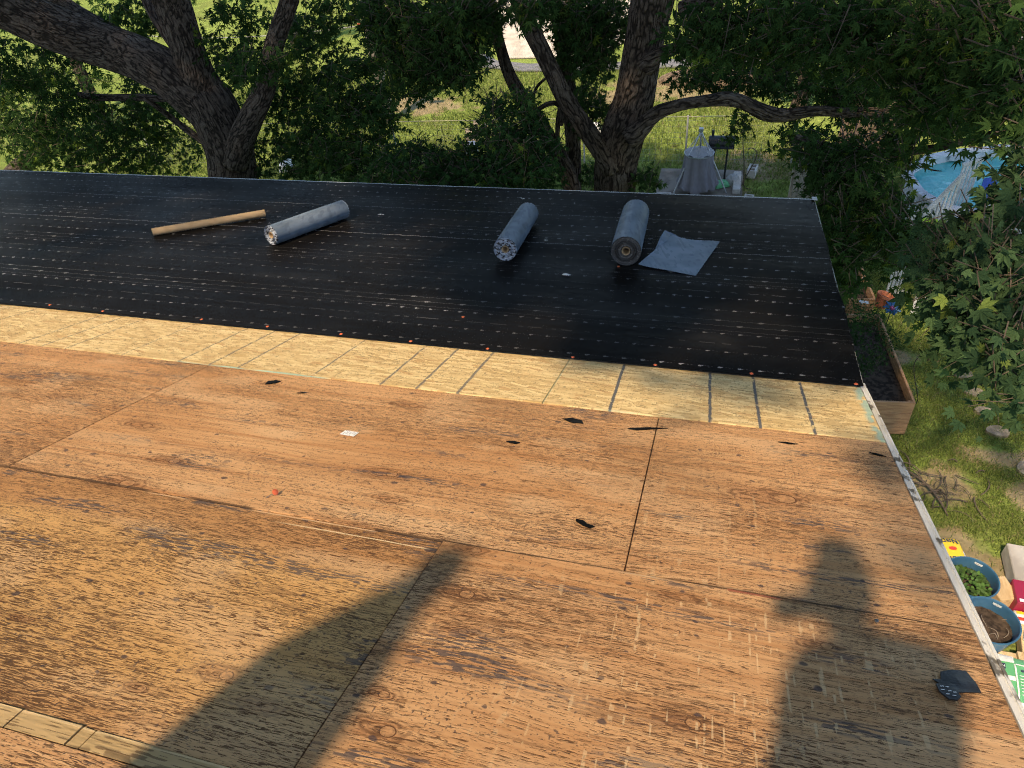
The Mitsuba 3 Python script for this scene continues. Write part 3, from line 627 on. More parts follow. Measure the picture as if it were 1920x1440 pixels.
# red chalk mark and pale split along the seam
add('chalk_mark', slab_on(ply_pt, [(.145, -1.222), (.29, -1.226), (.30, -1.231), (.15, -1.232)], .0005, .0022), 'terracotta', roof, label='red chalk mark along a plywood seam')

# traced limbs (x, y, z, radius) and leaf masses (x, y, z, rx, rz, sprays), metres
LEFT_TREE = [
 ('trunk', [(-9.08, 10.5, 1.08, 0.555), (-8.82, 10.5, 1.91, 0.5), (-8.62, 10.5, 2.62, 0.452), (-8.5, 10.5, 3.13, 0.42), (-8.51, 10.5, 3.57, 0.43), (-8.56, 10.5, 3.89, 0.437), (-8.68, 10.5, 4.12, 0.41)]),
 ('limb', [(-8.52, 10.5, 3.68, 0.372), (-8.76, 10.5, 4.12, 0.42), (-9.31, 10.5, 4.56, 0.387), (-9.93, 10.5, 4.82, 0.36), (-10.64, 10.2, 5.25, 0.359), (-11.21, 9.8, 5.78, 0.353), (-11.67, 9.2, 6.42, 0.345)]),
 ('limb', [(-8.58, 10.5, 3.8, 0.323), (-8.6, 10.5, 4.12, 0.341), (-8.62, 10.5, 4.55, 0.293), (-8.6, 10.5, 5.05, 0.268), (-8.59, 10.5, 5.52, 0.277), (-8.25, 10.2, 6.08, 0.261)]),
 ('limb', [(-8.33, 10.3, 2.98, 0.237), (-8.0, 10.3, 3.47, 0.22), (-7.55, 10.3, 3.97, 0.186), (-7.21, 10.3, 4.36, 0.163), (-6.87, 10.3, 4.92, 0.149), (-6.53, 10.3, 5.37, 0.136), (-6.21, 10.3, 5.85, 0.131)]),
 ('limb', [(-9.34, 11.0, 4.22, 0.189), (-9.69, 11.0, 4.54, 0.169), (-10.11, 11.0, 4.81, 0.158), (-10.72, 11.0, 5.14, 0.153), (-11.5, 11.2, 5.48, 0.159), (-11.89, 11.2, 5.78, 0.158)]),
 ('limb', [(-9.02, 10.8, 4.72, 0.117), (-9.13, 10.8, 4.98, 0.107), (-9.42, 11.0, 5.3, 0.107), (-9.62, 11.2, 5.62, 0.107)]),
 ('limb', [(-8.84, 10.5, 3.18, 0.077), (-9.05, 10.5, 3.35, 0.062), (-9.37, 10.5, 3.63, 0.057), (-9.37, 10.2, 4.0, 0.046), (-9.42, 10.0, 4.25, 0.036)]),
 ('limb', [(-9.9, 11.0, 3.86, 0.044), (-10.47, 11.0, 3.9, 0.064), (-11.32, 11.0, 3.9, 0.06), (-11.24, 10.5, 4.13, 0.048)]),
 ('limb', [(-15.27, 11.5, 1.94, 0.215), (-14.62, 11.5, 2.33, 0.186), (-13.97, 11.5, 2.62, 0.148)]),
]
RIGHT_TREE = [
 ('trunk', [(-1.55, 10.0, 1.86, 0.36), (-1.55, 10.0, 2.43, 0.332), (-1.54, 10.0, 2.83, 0.308), (-1.51, 10.0, 3.3, 0.315), (-1.4, 10.0, 3.78, 0.312), (-1.29, 10.0, 4.16, 0.282), (-1.2, 10.0, 4.65, 0.257), (-1.13, 10.0, 5.12, 0.256), (-1.06, 10.0, 5.49, 0.275), (-0.98, 10.0, 5.95, 0.272)]),
 ('limb', [(-1.52, 9.8, 3.3, 0.155), (-1.66, 9.8, 3.54, 0.146), (-1.87, 9.8, 3.84, 0.132), (-2.05, 9.8, 4.11, 0.123), (-2.19, 9.8, 4.33, 0.122), (-2.33, 9.8, 4.62, 0.116), (-2.46, 9.8, 4.9, 0.115), (-2.59, 9.8, 5.17, 0.116), (-2.68, 9.8, 5.36, 0.112), (-2.79, 9.8, 5.77, 0.109)]),
 ('limb', [(-2.47, 11.0, 1.21, 0.183), (-2.43, 11.0, 1.95, 0.166), (-2.39, 11.0, 2.45, 0.148), (-2.36, 11.0, 3.28, 0.124), (-2.39, 11.0, 3.95, 0.116), (-2.43, 11.0, 4.35, 0.105), (-2.5, 11.0, 4.87, 0.098), (-2.56, 11.0, 5.5, 0.094)]),
 ('limb', [(-2.3, 10.6, 2.46, 0.149), (-2.43, 10.6, 2.96, 0.132), (-2.61, 10.6, 3.33, 0.126), (-2.84, 10.6, 3.75, 0.115), (-3.07, 10.6, 4.11, 0.109), (-3.21, 10.6, 4.4, 0.096), (-3.3, 10.6, 4.74, 0.086), (-3.38, 10.6, 5.11, 0.092), (-3.43, 10.6, 5.62, 0.089)]),
 ('limb', [(-1.27, 9.6, 3.85, 0.161), (-1.1, 9.6, 4.02, 0.123), (-0.92, 9.6, 4.2, 0.096), (-0.72, 9.6, 4.29, 0.081), (-0.48, 9.6, 4.35, 0.073), (-0.25, 9.6, 4.38, 0.079), (-0.02, 9.6, 4.4, 0.092), (0.21, 9.6, 4.34, 0.085), (0.46, 9.6, 4.22, 0.099), (0.75, 9.6, 4.2, 0.081), (1.0, 9.6, 4.25, 0.067), (1.37, 9.6, 4.24, 0.06), (1.66, 9.2, 4.39, 0.057), (1.89, 8.9, 4.46, 0.048), (2.08, 8.6, 4.53, 0.035)]),
 ('limb', [(-1.1, 9.7, 4.75, 0.138), (-0.93, 9.7, 4.91, 0.089), (-0.7, 9.7, 4.99, 0.074), (-0.44, 9.7, 5.03, 0.06), (-0.07, 9.0, 5.37, 0.048), (0.28, 8.4, 5.72, 0.038)]),
 ('limb', [(-2.82, 10.5, 3.79, 0.033), (-2.84, 10.5, 4.05, 0.024), (-2.58, 10.2, 4.45, 0.019), (-2.44, 10.1, 4.56, 0.015)]),
 ('limb', [(-2.36, 10.2, 3.8, 0.039), (-2.48, 10.2, 4.12, 0.035), (-2.6, 10.2, 4.08, 0.035), (-2.76, 10.2, 3.98, 0.028)]),
 ('limb', [(-2.49, 10.4, 3.18, 0.042), (-2.47, 10.4, 3.52, 0.037), (-2.43, 10.4, 3.89, 0.036), (-2.37, 10.4, 4.08, 0.031)]),
 ('limb', [(1.2, 8.2, 4.36, 0.026), (1.39, 8.2, 4.21, 0.027), (1.63, 8.2, 4.09, 0.024), (1.8, 8.2, 3.94, 0.018)]),
 ('limb', [(1.71, 7.6, 4.57, 0.008), (1.88, 7.6, 4.46, 0.008), (1.99, 7.6, 4.42, 0.008), (2.12, 7.6, 4.4, 0.005)]),
]
LEAVES_T1 = [
 (-14.45, 12.6, 3.03, 1.78, 1.04, 80), (-12.03, 12.6, 2.16, 1.18, 0.59, 40), (-7.77, 12.8, 2.67, 1.31, 0.96, 80), (-8.04, 13.0, 4.44, 0.61, 0.45, 26),
 (-10.0, 12.8, 3.09, 0.67, 0.98, 40), (-12.29, 10.4, 4.05, 1.07, 0.64, 60), (-11.63, 10.0, 4.82, 0.63, 0.4, 40), (-11.93, 10.8, 3.41, 1.13, 0.68, 60),
 (-13.5, 11.0, 3.09, 0.86, 0.53, 50), (-10.87, 11.2, 3.67, 0.81, 0.56, 40), (-11.73, 11.2, 2.76, 1.18, 0.47, 60), (-13.7, 11.6, 2.55, 1.03, 0.38, 40),
 (-11.18, 11.6, 4.79, 0.79, 0.38, 40), (-10.16, 11.6, 5.17, 0.57, 0.31, 34), (-10.58, 11.6, 3.37, 0.63, 0.57, 30), (-7.85, 10.8, 5.03, 0.39, 0.57, 36),
 (-8.59, 11.2, 4.33, 0.37, 0.51, 26), (-6.5, 9.3, 5.0, 0.3, 0.22, 20), (-6.97, 11.4, 5.1, 0.35, 0.21, 16), (-6.87, 11.6, 4.46, 0.37, 0.51, 30),
 (-7.29, 11.4, 3.62, 0.67, 0.63, 56), (-7.46, 11.2, 4.06, 0.28, 0.51, 24), (-6.09, 11.0, 4.03, 0.54, 0.49, 44), (-5.72, 10.6, 3.65, 0.53, 0.49, 46),
 (-7.12, 10.8, 2.99, 0.67, 0.42, 46), (-5.93, 10.0, 3.27, 0.61, 0.35, 46), (-6.5, 12.0, 5.02, 0.45, 0.22, 22), (-5.68, 11.0, 4.54, 0.26, 0.28, 20),
 (-8.14, 11.0, 2.88, 0.3, 0.33, 16),
]
LEAVES_T2 = [
 (-2.41, 9.2, 5.67, 0.26, 0.11, 16), (-2.23, 10.8, 4.78, 0.39, 0.34, 30), (-3.12, 9.2, 5.37, 0.2, 0.3, 16), (-3.29, 9.0, 5.7, 0.26, 0.17, 20),
 (-4.42, 9.6, 5.36, 0.43, 0.4, 60), (-3.66, 9.3, 5.36, 0.48, 0.42, 80), (-4.23, 9.4, 4.97, 0.43, 0.32, 50), (-3.58, 9.3, 4.93, 0.43, 0.22, 40),
 (-3.13, 9.3, 5.59, 0.27, 0.22, 34), (-4.67, 9.8, 5.51, 0.36, 0.24, 34), (-4.22, 9.5, 4.58, 0.16, 0.16, 8), (-4.76, 9.8, 4.52, 0.19, 0.21, 12),
 (-2.1, 10.6, 5.11, 0.37, 0.33, 50), (-1.88, 10.4, 4.75, 0.3, 0.29, 36), (-1.69, 10.8, 5.12, 0.37, 0.33, 36), (-1.97, 10.8, 3.74, 0.25, 0.25, 16),
 (-2.06, 10.9, 4.07, 0.19, 0.18, 10), (-2.27, 10.4, 5.37, 0.29, 0.2, 20), (-1.92, 11.2, 2.56, 0.36, 0.22, 14), (-1.02, 9.8, 3.12, 0.16, 0.13, 8),
]
LEAVES_T3 = [
 (-0.4, 8.6, 5.48, 0.41, 0.32, 50), (0.14, 8.2, 5.63, 0.49, 0.3, 70), (-0.48, 11.0, 4.33, 0.39, 0.25, 30), (0.18, 10.8, 4.39, 0.67, 0.33, 70),
 (0.7, 7.6, 5.77, 0.49, 0.33, 70), (0.99, 10.4, 4.44, 0.63, 0.39, 70), (1.16, 7.0, 5.88, 0.45, 0.3, 70), (1.7, 9.9, 4.53, 0.59, 0.36, 70),
 (1.54, 6.4, 6.04, 0.4, 0.31, 60), (1.71, 6.8, 5.51, 0.4, 0.25, 60), (1.66, 5.6, 6.25, 0.28, 0.3, 50), (1.76, 5.4, 5.93, 0.17, 0.19, 36),
 (1.87, 7.2, 5.17, 0.34, 0.14, 40), (1.59, 10.4, 4.06, 0.43, 0.17, 26), (0.99, 10.2, 3.64, 0.37, 0.18, 24), (0.19, 10.4, 3.78, 0.18, 0.12, 8),
 (0.98, 8.2, 4.32, 0.24, 0.2, 22), (1.19, 7.8, 4.23, 0.26, 0.31, 40), (1.36, 7.6, 4.5, 0.2, 0.18, 24), (1.63, 7.6, 4.72, 0.24, 0.09, 22),
 (1.49, 7.4, 4.17, 0.22, 0.22, 30), (1.12, 6.9, 4.17, 0.14, 0.23, 24), (1.25, 6.7, 4.08, 0.12, 0.16, 16), (1.7, 6.8, 4.23, 0.22, 0.19, 26),
 (1.85, 6.6, 3.95, 0.17, 0.17, 16), (1.51, 6.5, 4.19, 0.1, 0.11, 7), (1.25, 6.4, 3.82, 0.06, 0.12, 8), (1.94, 6.2, 3.86, 0.1, 0.11, 7),
]
LEAVES_T4 = [
 (1.74, 4.8, 5.74, 0.07, 0.22, 14), (1.7, 4.4, 5.55, 0.09, 0.12, 12), (1.57, 4.5, 5.33, 0.17, 0.1, 18), (1.5, 5.2, 4.95, 0.1, 0.09, 10),
 (1.56, 4.0, 5.5, 0.15, 0.16, 24), (1.44, 4.2, 5.29, 0.19, 0.16, 24), (1.52, 3.8, 5.34, 0.18, 0.16, 24), (1.45, 4.1, 5.09, 0.13, 0.14, 16),
 (1.56, 3.5, 5.31, 0.11, 0.15, 16), (1.52, 3.8, 5.08, 0.14, 0.1, 16), (1.52, 3.3, 5.24, 0.09, 0.08, 9), (1.47, 4.6, 5.21, 0.08, 0.09, 10),
]
LEAVES_SH = [
 (-2.62, 8.6, 4.49, 0.4, 0.41, 50), (-2.42, 8.4, 4.16, 0.41, 0.37, 50), (-3.28, 8.6, 3.87, 0.57, 0.32, 60), (-4.23, 9.0, 3.71, 0.61, 0.34, 60),
 (-2.82, 8.3, 3.87, 0.55, 0.2, 46), (-2.29, 8.5, 3.87, 0.28, 0.23, 24), (-3.61, 8.4, 3.77, 0.57, 0.17, 40), (-4.79, 9.0, 3.49, 0.39, 0.21, 26),
 (-3.18, 9.0, 4.12, 0.22, 0.24, 12),
]

# ================================================================== FOLIAGE
def leaf_template(fine=False):
    """A five-lobed star leaf in its own frame: stem at the origin, tip along +y, unit length, slightly cupped."""
    tips = [(-152 / 57.3 + math.pi, .0)]
    lob = [(-78, .62), (-40, .86), (0, 1.0), (40, .86), (78, .62)]
    c = np.array([0, .12, 0]); V = [c]; ring = []
    ring.append((-.04, .0, 0))
    for i, (a, r) in enumerate(lob):
        a = math.radians(a)
        tip = np.array([math.sin(a) * r, .12 + math.cos(a) * r * .92, -.17 * r * r])
        if fine:
            dx, dy = math.sin(a), math.cos(a); nx, ny = dy, -dx
            for s in (-1, 1) if False else (-1,):
                ring.append((c[0] + dx * r * .55 - nx * .165, c[1] + dy * r * .52 - ny * .165, -.02))
        ring.append(tuple(tip))
        if fine: ring.append((c[0] + dx * r * .55 + nx * .165, c[1] + dy * r * .52 + ny * .165, -.02))
        if i < 4:
            b = math.radians((lob[i][0] + lob[i + 1][0]) / 2); ring.append((math.sin(b) * (.40 if fine else .32), .12 + math.cos(b) * (.40 if fine else .32), .03))
    ring.append((.04, .0, 0))
    V = np.array([c] + [np.array(q) for q in ring])
    F = [[0, i + 1, i] for i in range(1, len(ring))]
    V = np.vstack([V, [[-.008, 0, 0], [.008, 0, 0], [0, -.35, -.06]]]); n = len(V)
    return V, np.array(F + [[n - 3, n - 2, n - 1]])
LEAF, LEAF_F = leaf_template()
FINE, FINE_F = leaf_template(True)
def place_leaves(P, D, N, S, rs, cols, tmpl=(LEAF, LEAF_F)):
    """Leaves at P pointing along D with upper side towards N, of size S: (mesh, per-vertex colours)."""
    V, F = tmpl
    y = D / (np.linalg.norm(D, axis=1, keepdims=True) + 1e-9)
    z = N - y * (N * y).sum(1, keepdims=True); z /= np.linalg.norm(z, axis=1, keepdims=True) + 1e-9
    x = np.cross(y, z)
    wx = rs.uniform(.8, 1.1, (len(P), 1)); curl = rs.uniform(.2, 2.2, (len(P), 1))
    vv = P[:, None] + S[:, None, None] * (V[None, :, :1] * wx[..., None] * x[:, None] + V[None, :, 1:2] * y[:, None] + V[None, :, 2:] * curl[..., None] * z[:, None])
    ff = F[None] + (np.arange(len(P)) * len(V))[:, None, None]
    return trimesh.Trimesh(vv.reshape(-1, 3), ff.reshape(-1, 3), process=False), np.repeat(cols, len(V), 0)
G_DARK, G_MID, G_YEL = np.array([.028, .062, .020]), np.array([.064, .120, .034]), np.array([.15, .22, .035])
def leaf_colors(rs, n, yellow=.06, tint=(1, 1, 1)):
    t = rs.uniform(0, 1.25, (n, 1)); c = G_DARK * (1 - t) + G_MID * t
    yl = rs.uniform(0, 1, (n, 1)) < yellow
    c = np.where(yl, G_YEL * rs.uniform(.6, 1.1, (n, 1)), c) * rs.uniform(.8, 1.25, (n, 1)) * np.array(tint)
    return np.clip(c, 0, 1)
def sprays(rs, blobs, per=9, size=.15, gain=1.0, droop=.55, depth=.55, yellow=.06, tint=(1, 1, 1), face=(-.1, -.35, .75)):
    """Leaf sprays through the given ellipsoids (x, y, z, rx, rz, number): leaf positions, directions, upper sides, sizes, colours and twigs."""
    P, D, N, S, C, tw = [], [], [], [], [], []
    for (x, y, z, rx, rz, n) in blobs:
        n = max(1, int(n * gain))
        q = rs.normal(size=(n, 3)); q /= np.linalg.norm(q, axis=1, keepdims=True); q *= rs.uniform(.15, 1, (n, 1)) ** .45
        cs = np.array([x, y, z]) + q * [rx, max(depth, .5 * rx), rz]
        lo = rs.uniform(.55, 1.3, n); yb = rs.uniform(0, 1, n) < yellow * 1.5
        for i, c in enumerate(cs):
            d = rs.normal(size=3) * [1, 1, .35]; d[2] -= droop; d /= np.linalg.norm(d)
            L = rs.uniform(.22, .48) * min(1, size / .13) 
            m = rs.integers(per - 3, per + 4); t = np.linspace(.1, 1, m)
            base = c - d * L * .5 + d * L * t[:, None] + np.array([0, 0, -.12 * L]) * t[:, None] ** 2
            side = np.cross(d, [0, 0, 1]); side /= np.linalg.norm(side) + 1e-9
            sg = np.where(np.arange(m) % 2 == 0, 1, -1)[:, None]
            ld = side * sg * .9 + d * .55 + rs.normal(size=(m, 3)) * .35 + [0, 0, -.35]
            P.append(base + side * sg * rs.uniform(.02, .08, (m, 1))); D.append(ld)
            N.append(np.array(face) + rs.normal(size=(m, 3)) * .58); S.append(size * rs.uniform(.4, 1.2, m) * .62)
            C.append(leaf_colors(rs, m, .5 if yb[i] else .02, tint) * lo[i] ** .5)
            tw.append((c - d * L * .55, c + d * L * .4 + [0, 0, -.05 * L]))
    return np.vstack(P), np.vstack(D), np.vstack(N), np.concatenate(S), np.vstack(C), tw
def thin_bars(segs, r):
    """Three-sided twigs between pairs of points, as one mesh."""
    a, b = np.array([s[0] for s in segs]), np.array([s[1] for s in segs])
    t = b - a; t /= np.linalg.norm(t, axis=1, keepdims=True) + 1e-9
    u = np.cross(t, [.3, .5, .8]); u /= np.linalg.norm(u, axis=1, keepdims=True) + 1e-9; w = np.cross(t, u)
    V = []
    for p, k in ((a, 1.0), (b, .45)):
        for g in range(3):
            an = g * 2.0944; V.append(p + r * k * (math.cos(an) * u + math.sin(an) * w))
    V = np.stack(V, 1).reshape(-1, 3); F = np.array([[0, 1, 4], [0, 4, 3], [1, 2, 5], [1, 5, 4], [2, 0, 3], [2, 3, 5]])
    return trimesh.Trimesh(V, (F[None] + (np.arange(len(a)) * 6)[:, None, None]).reshape(-1, 3), process=False)
def crown(tree, parts, name='crown', label=None):
    P, D, N, S, C = (np.concatenate([p[i] for p in parts]) for i in range(5))
    rs = np.random.default_rng(11)
    m, col = place_leaves(P, D, N, S, rs, C)
    add(name, m, 'leaf_mat', tree, color=col, kind='stuff', label=label)
    tw = [s for p in parts for s in p[5]]
    add('twigs' if name == 'crown' else name + '_twigs', thin_bars(tw, .006), 'twig', tree, kind='stuff')
def limbs(tree, spec, base_to_ground=True):
    for i, (nm, pts) in enumerate(spec):
        p = np.array(pts, float)
        if i == 0 and base_to_ground:
            q = p[0].copy(); q[2] = -.15; q[3] *= 1.35; q[:2] += (p[0] - p[1])[:2] * .4
            q2 = (q + p[0]) / 2; q2[3] = p[0][3] * 1.08
            p = np.vstack([q, q2, p]) if p[0][2] > .6 else np.vstack([q, p])
        s = smooth_path(p, max(14, 6 * len(p)))
        big = p[:, 3].max()
        m, uv = tube(s[:, :3], np.maximum(s[:, 3], .004), 26 if big > .12 else 10, rough=.10 if big > .12 else .06, seed=i + len(tree), want_uv=True)
        add(nm, m, 'bark', tree, smooth=True, uv=uv)
def over_canopy(rs, n, x0, x1, y0, y1, keep, z0=10.6, z1=14.5):
    """Sprays of the high crown that spreads over the roof, given by where their shade falls on the plane z = 5.2."""
    out = []
    while len(out) < n:
        xs, ys, z = rs.uniform(x0, x1), rs.uniform(y0, y1), rs.uniform(z0, z1)
        if rs.uniform() < keep(xs, ys): out.append((xs - .165 * (z - 5.2), ys - .683 * (z - 5.2), z, .35, .25, 1))
    return out
rs = np.random.default_rng(21)
def keep_left(x, y):
    e = 4.15 + .5 * math.sin(x * 1.7) + .35 * math.sin(x * 4.1 + 1); d = .18 if x < -2.2 and y < 5.3 else 1
    return max(0.0, min(1.0, (y - e) / .7)) * d * (1.0 if y < 10.5 else .85)
def keep_right(x, y):
    e = 3.75 + .35 * math.sin(x * 2.3) + .3 * math.sin(x * 5.3); return max(0.0, min(1.0, (y - e) / .5)) * (1.0 if y < 10 else .6) * (.15 if x > 1.2 and y < 9 else 1)
t1 = thing('maple_tree', 'big forked tree with deeply furrowed bark and a thick limb reaching left, behind the eave', 'tree')
limbs(t1, LEFT_TREE)
limbs(t1, [('limb', [(-11.67, 9.2, 6.42, .345), (-12.3, 7.0, 8.4, .3), (-12.0, 3.5, 10.8, .2), (-11, .5, 12.2, .1)]), ('limb', [(-8.25, 10.2, 6.08, .261), (-7.6, 8.6, 8.6, .22), (-6.4, 5.6, 11.0, .16), (-5.6, 1.5, 12.6, .07)]),
           ('limb', [(-6.21, 10.3, 5.85, .131), (-5.5, 9.6, 8.2, .11), (-5.0, 8.2, 10.8, .08), (-4.6, 6, 12.4, .04)]), ('limb', [(-11.89, 11.2, 5.78, .158), (-12.6, 10.6, 8.5, .13), (-13, 9, 11, .08)])], False)
a = sprays(rs, LEAVES_T1, gain=1.7, size=.20, yellow=.10, depth=.8)
o = sprays(rs, over_canopy(rs, 3600, -11.5, -1.8, 3.4, 14.0, keep_left), size=.32, per=11, depth=.2)
up1 = sprays(rs, [(rs.uniform(-14, -2), rs.uniform(8.3, 11.2), rs.uniform(7.0, 11.5), .9, .7, 16) for _ in range(75)], size=.30, depth=.8, per=10)
crown(t1, [a, o, up1])
t2 = thing('maple_tree', 'tall tree with leaning stems and a bare limb reaching right over the slab', 'tree')
limbs(t2, RIGHT_TREE)
limbs(t2, [('limb', [(RIGHT_TREE[0][1][-1][0], 10.0, RIGHT_TREE[0][1][-1][2], .36), (-2.0, 9.0, 8.8, .28), (-1.4, 6.0, 11.4, .18), (-1.0, 2.5, 12.6, .08)]), ('limb', [(RIGHT_TREE[1][1][-1][0], 9.8, RIGHT_TREE[1][1][-1][2], .145), (-4.2, 8.8, 8.6, .12), (-3.6, 6.4, 11.0, .08), (-3.2, 3.4, 12.2, .04)]),
           ('limb', [(-2.0, 9.0, 8.8, .22), (.2, 7.4, 10.6, .14), (1.6, 4.6, 11.8, .06)]), ('limb', [(-.62, 9.0, 5.6, .10), (1.0, 8.2, 6.4, .08), (2.4, 7.2, 7.2, .05)]), ('limb', [(.8, 8.6, 4.3, .05), (1.8, 7.6, 4.6, .04), (2.8, 6.6, 5.6, .03)])], False)
b = sprays(rs, LEAVES_T2, gain=2.0, size=.18, yellow=.03)
c = sprays(rs, LEAVES_T3, gain=1.7, size=.16, yellow=.03, depth=.7)
o = sprays(rs, over_canopy(rs, 3200, -1.8, 5.6, 3.2, 14.4, keep_right), size=.32, per=11, depth=.2)
dapple = [(x - .165 * (z - 5.6) + rs.normal() * .16, y - .683 * (z - 5.6) + rs.normal() * .10, z, .2, .12, 1) for (x, y, n) in [(.24, 2.72, 5), (.0, 2.95, 4), (.55, 2.95, 4), (.72, 2.25, 4), (.62, 1.75, 2), (-.3, 3.05, 2), (-4.8, 2.95, 4)] for z in [11.3] * n]
o2 = sprays(rs, dapple, size=.26, per=8, depth=.12)
up2 = sprays(rs, [(rs.uniform(-2.5, 3.6), rs.uniform(8.0, 11.0), rs.uniform(7.4, 11.5), .9, .7, 16) for _ in range(50)], size=.30, depth=.8, per=10)
crown(t2, [b, c, o, o2, up2])
# near sweetgum at right, its trunk outside the frame
t4 = thing('sweetgum_tree', 'sweetgum branch with large star shaped leaves hanging close at the right edge', 'tree')
limbs(t4, [('trunk', [(5.6, 5.2, .5, .26), (5.5, 5.1, 3, .22), (5.3, 5.0, 6, .18), (5.1, 4.9, 9, .12)]), ('limb', [(5.35, 5.0, 5.2, .09), (4.0, 4.8, 6.3, .06), (2.6, 4.5, 6.2, .035), (1.8, 4.3, 5.75, .012)]),
           ('limb', [(3.2, 4.7, 6.3, .03), (2.2, 4.2, 5.9, .02), (1.6, 3.9, 5.45, .008)]), ('limb', [(2.6, 4.5, 6.2, .02), (1.9, 3.8, 5.7, .012), (1.55, 3.5, 5.35, .006)])])
P, D, N, S, C, tw = sprays(rs, LEAVES_T4, per=8, size=.138, gain=1.4, yellow=.0, depth=.28, tint=(1.2, 1.12, 1.7), droop=.8, face=(-.15, -.6, .7))
fwd = np.array(FWD); dist = (P - [0, 0, CAM_Z]) @ fwd; order = np.argsort(dist / S)
px = S / np.maximum(dist, .1)
near, rest = order[:280], order[280:]
for i in near:
    m, col = place_leaves(P[i:i + 1], D[i:i + 1], N[i:i + 1], S[i:i + 1], rs, C[i:i + 1], (FINE, FINE_F))
    add('leaf', m, 'leaf_mat', t4, color=col)
m, col = place_leaves(P[rest], D[rest], N[rest], S[rest], rs, C[rest], (FINE, FINE_F)); add('crown', m, 'leaf_mat', t4, color=col, kind='stuff')
up = sprays(rs, [(4.4, 4.6, 8.6, 1.2, 1.0, 50), (5.3, 5.2, 9.4, 1.2, .9, 50)], size=.17, depth=.9); 
m, col = place_leaves(*up[:4], rs, up[4]); add('upper_crown', m, 'leaf_mat', t4, color=col, kind='stuff')
add('twigs', thin_bars(tw + up[5], .004), 'twig', t4, kind='stuff')
# sapling/vine thicket at the foot of the right tree
s1 = thing('shrub', 'leafy blue green shrub against the leaning stems, just past the eave', 'shrub')
pts = SHRUB_TOPS = [(x, y, z) for (x, y, z, *_r) in LEAVES_SH]
for (x, y, z) in pts[:7]:
    p = smooth_path(np.array([(x * .8 - .9, y + .3, -.05, .03), (x * .9 - .45, y + .2, z * .5, .02), (x, y, z, .008)]), 10)
    add('stem', tube(p[:, :3], p[:, 3], 6), 'twig', s1, smooth=True)
sg = sprays(rs, LEAVES_SH, gain=2.0, size=.15, yellow=.03, tint=(.95, 1.05, 1.15))
low = sprays(rs, [(x, y + .2, z - 1.1, .8, .6, 24) for (x, y, z) in pts], size=.15)
crown(s1, [sg, low], 'foliage')

# ================================================================== GRASS (short blades where the lawn is close)
def on_dirt(x, y):
    d = np.zeros_like(x)
    for (a, b, rx, ry) in [(3.3, 7.5, .62, .42), (4.3, 8.2, .75, .22), (4.45, 7.55, .5, .3), (3.1, 6.5, .7, .42), (3.9, 6.0, .9, .5), (3.0, 10.3, .7, .22), (4.0, 12.4, .8, .6), (-.2, 15.6, .9, .8), (-9.9, 21.4, 2.0, .8), (-3.2, 22.2, 1.2, .7), (-1.0, 23.0, 2.6, 1.3)]:
        q = np.hypot((x - a) / rx, (y - b) / ry) + (meshkit.fbm(np.stack([x * 3, y * 3, 0 * x + 2], -1), 3) - .5) * 1.3
        d = np.maximum(d, 1 - np.clip((q - .7) / .45, 0, 1))
    return d
def blades(rs, n, x0, x1, y0, y1, h, w, thin=.93):
    x, y = rs.uniform(x0, x1, n), rs.uniform(y0, y1, n)
    cl = meshkit.fbm(np.stack([x * 4, y * 4, 0 * x + 4], -1), 3)
    ok = (rs.uniform(0, 1, n) > thin * on_dirt(x, y)) & (rs.uniform(0, 1, n) < .35 + 1.3 * cl)
    x, y, cl = x[ok], y[ok], cl[ok]; n = len(x)
    zg = 0.05 * (meshkit.fbm(np.stack([x * .5, y * .5, 0 * x], -1), 3) - .5) - .035
    a = rs.uniform(0, 6.283, n); hh = h * rs.uniform(.5, 1.3, n) * (.6 + .8 * cl); ln = rs.uniform(.2, 1.1, n) * hh
    b = a + rs.normal(0, .8, n)
    p = np.column_stack([x, y, zg]); s = np.column_stack([np.cos(a), np.sin(a), 0 * a]) * w; t = np.column_stack([np.cos(b) * ln, np.sin(b) * ln, hh])
    tm = np.column_stack([np.cos(b) * ln * .3, np.sin(b) * ln * .3, hh * .6])
    V = np.stack([p - s, p + s, p + tm + s * .7, p + tm - s * .7, p + t], 1).reshape(-1, 3)
    F = np.array([[0, 1, 2], [0, 2, 3], [3, 2, 4]])
    u = rs.uniform(0, 1, (n, 1)); c = np.array([.09, .135, .028]) * (1 - u) + np.array([.29, .35, .10]) * u
    c = np.where(rs.uniform(0, 1, (n, 1)) < .08, [.34, .29, .16], c)
    return trimesh.Trimesh(V, (F[None] + (np.arange(n) * 5)[:, None, None]).reshape(-1, 3), process=False), np.repeat(c, 5, 0)
A_, ca = blades(rs, 90000, 2.0, 5.4, 5.4, 11.0, .075, .004)
B_, cb = blades(rs, 60000, 1.2, 6.5, 11.0, 18.5, .09, .006)
C_, cc = blades(rs, 90000, -17, 1.2, 14.0, 25.0, .11, .010)
k = add('grass', cat(A_, B_, C_), 'blade_mat', color=np.vstack([ca, cb, cc])); labels[k] = {'label': 'short mown lawn grass with thin worn spots', 'category': 'grass', 'kind': 'stuff'}

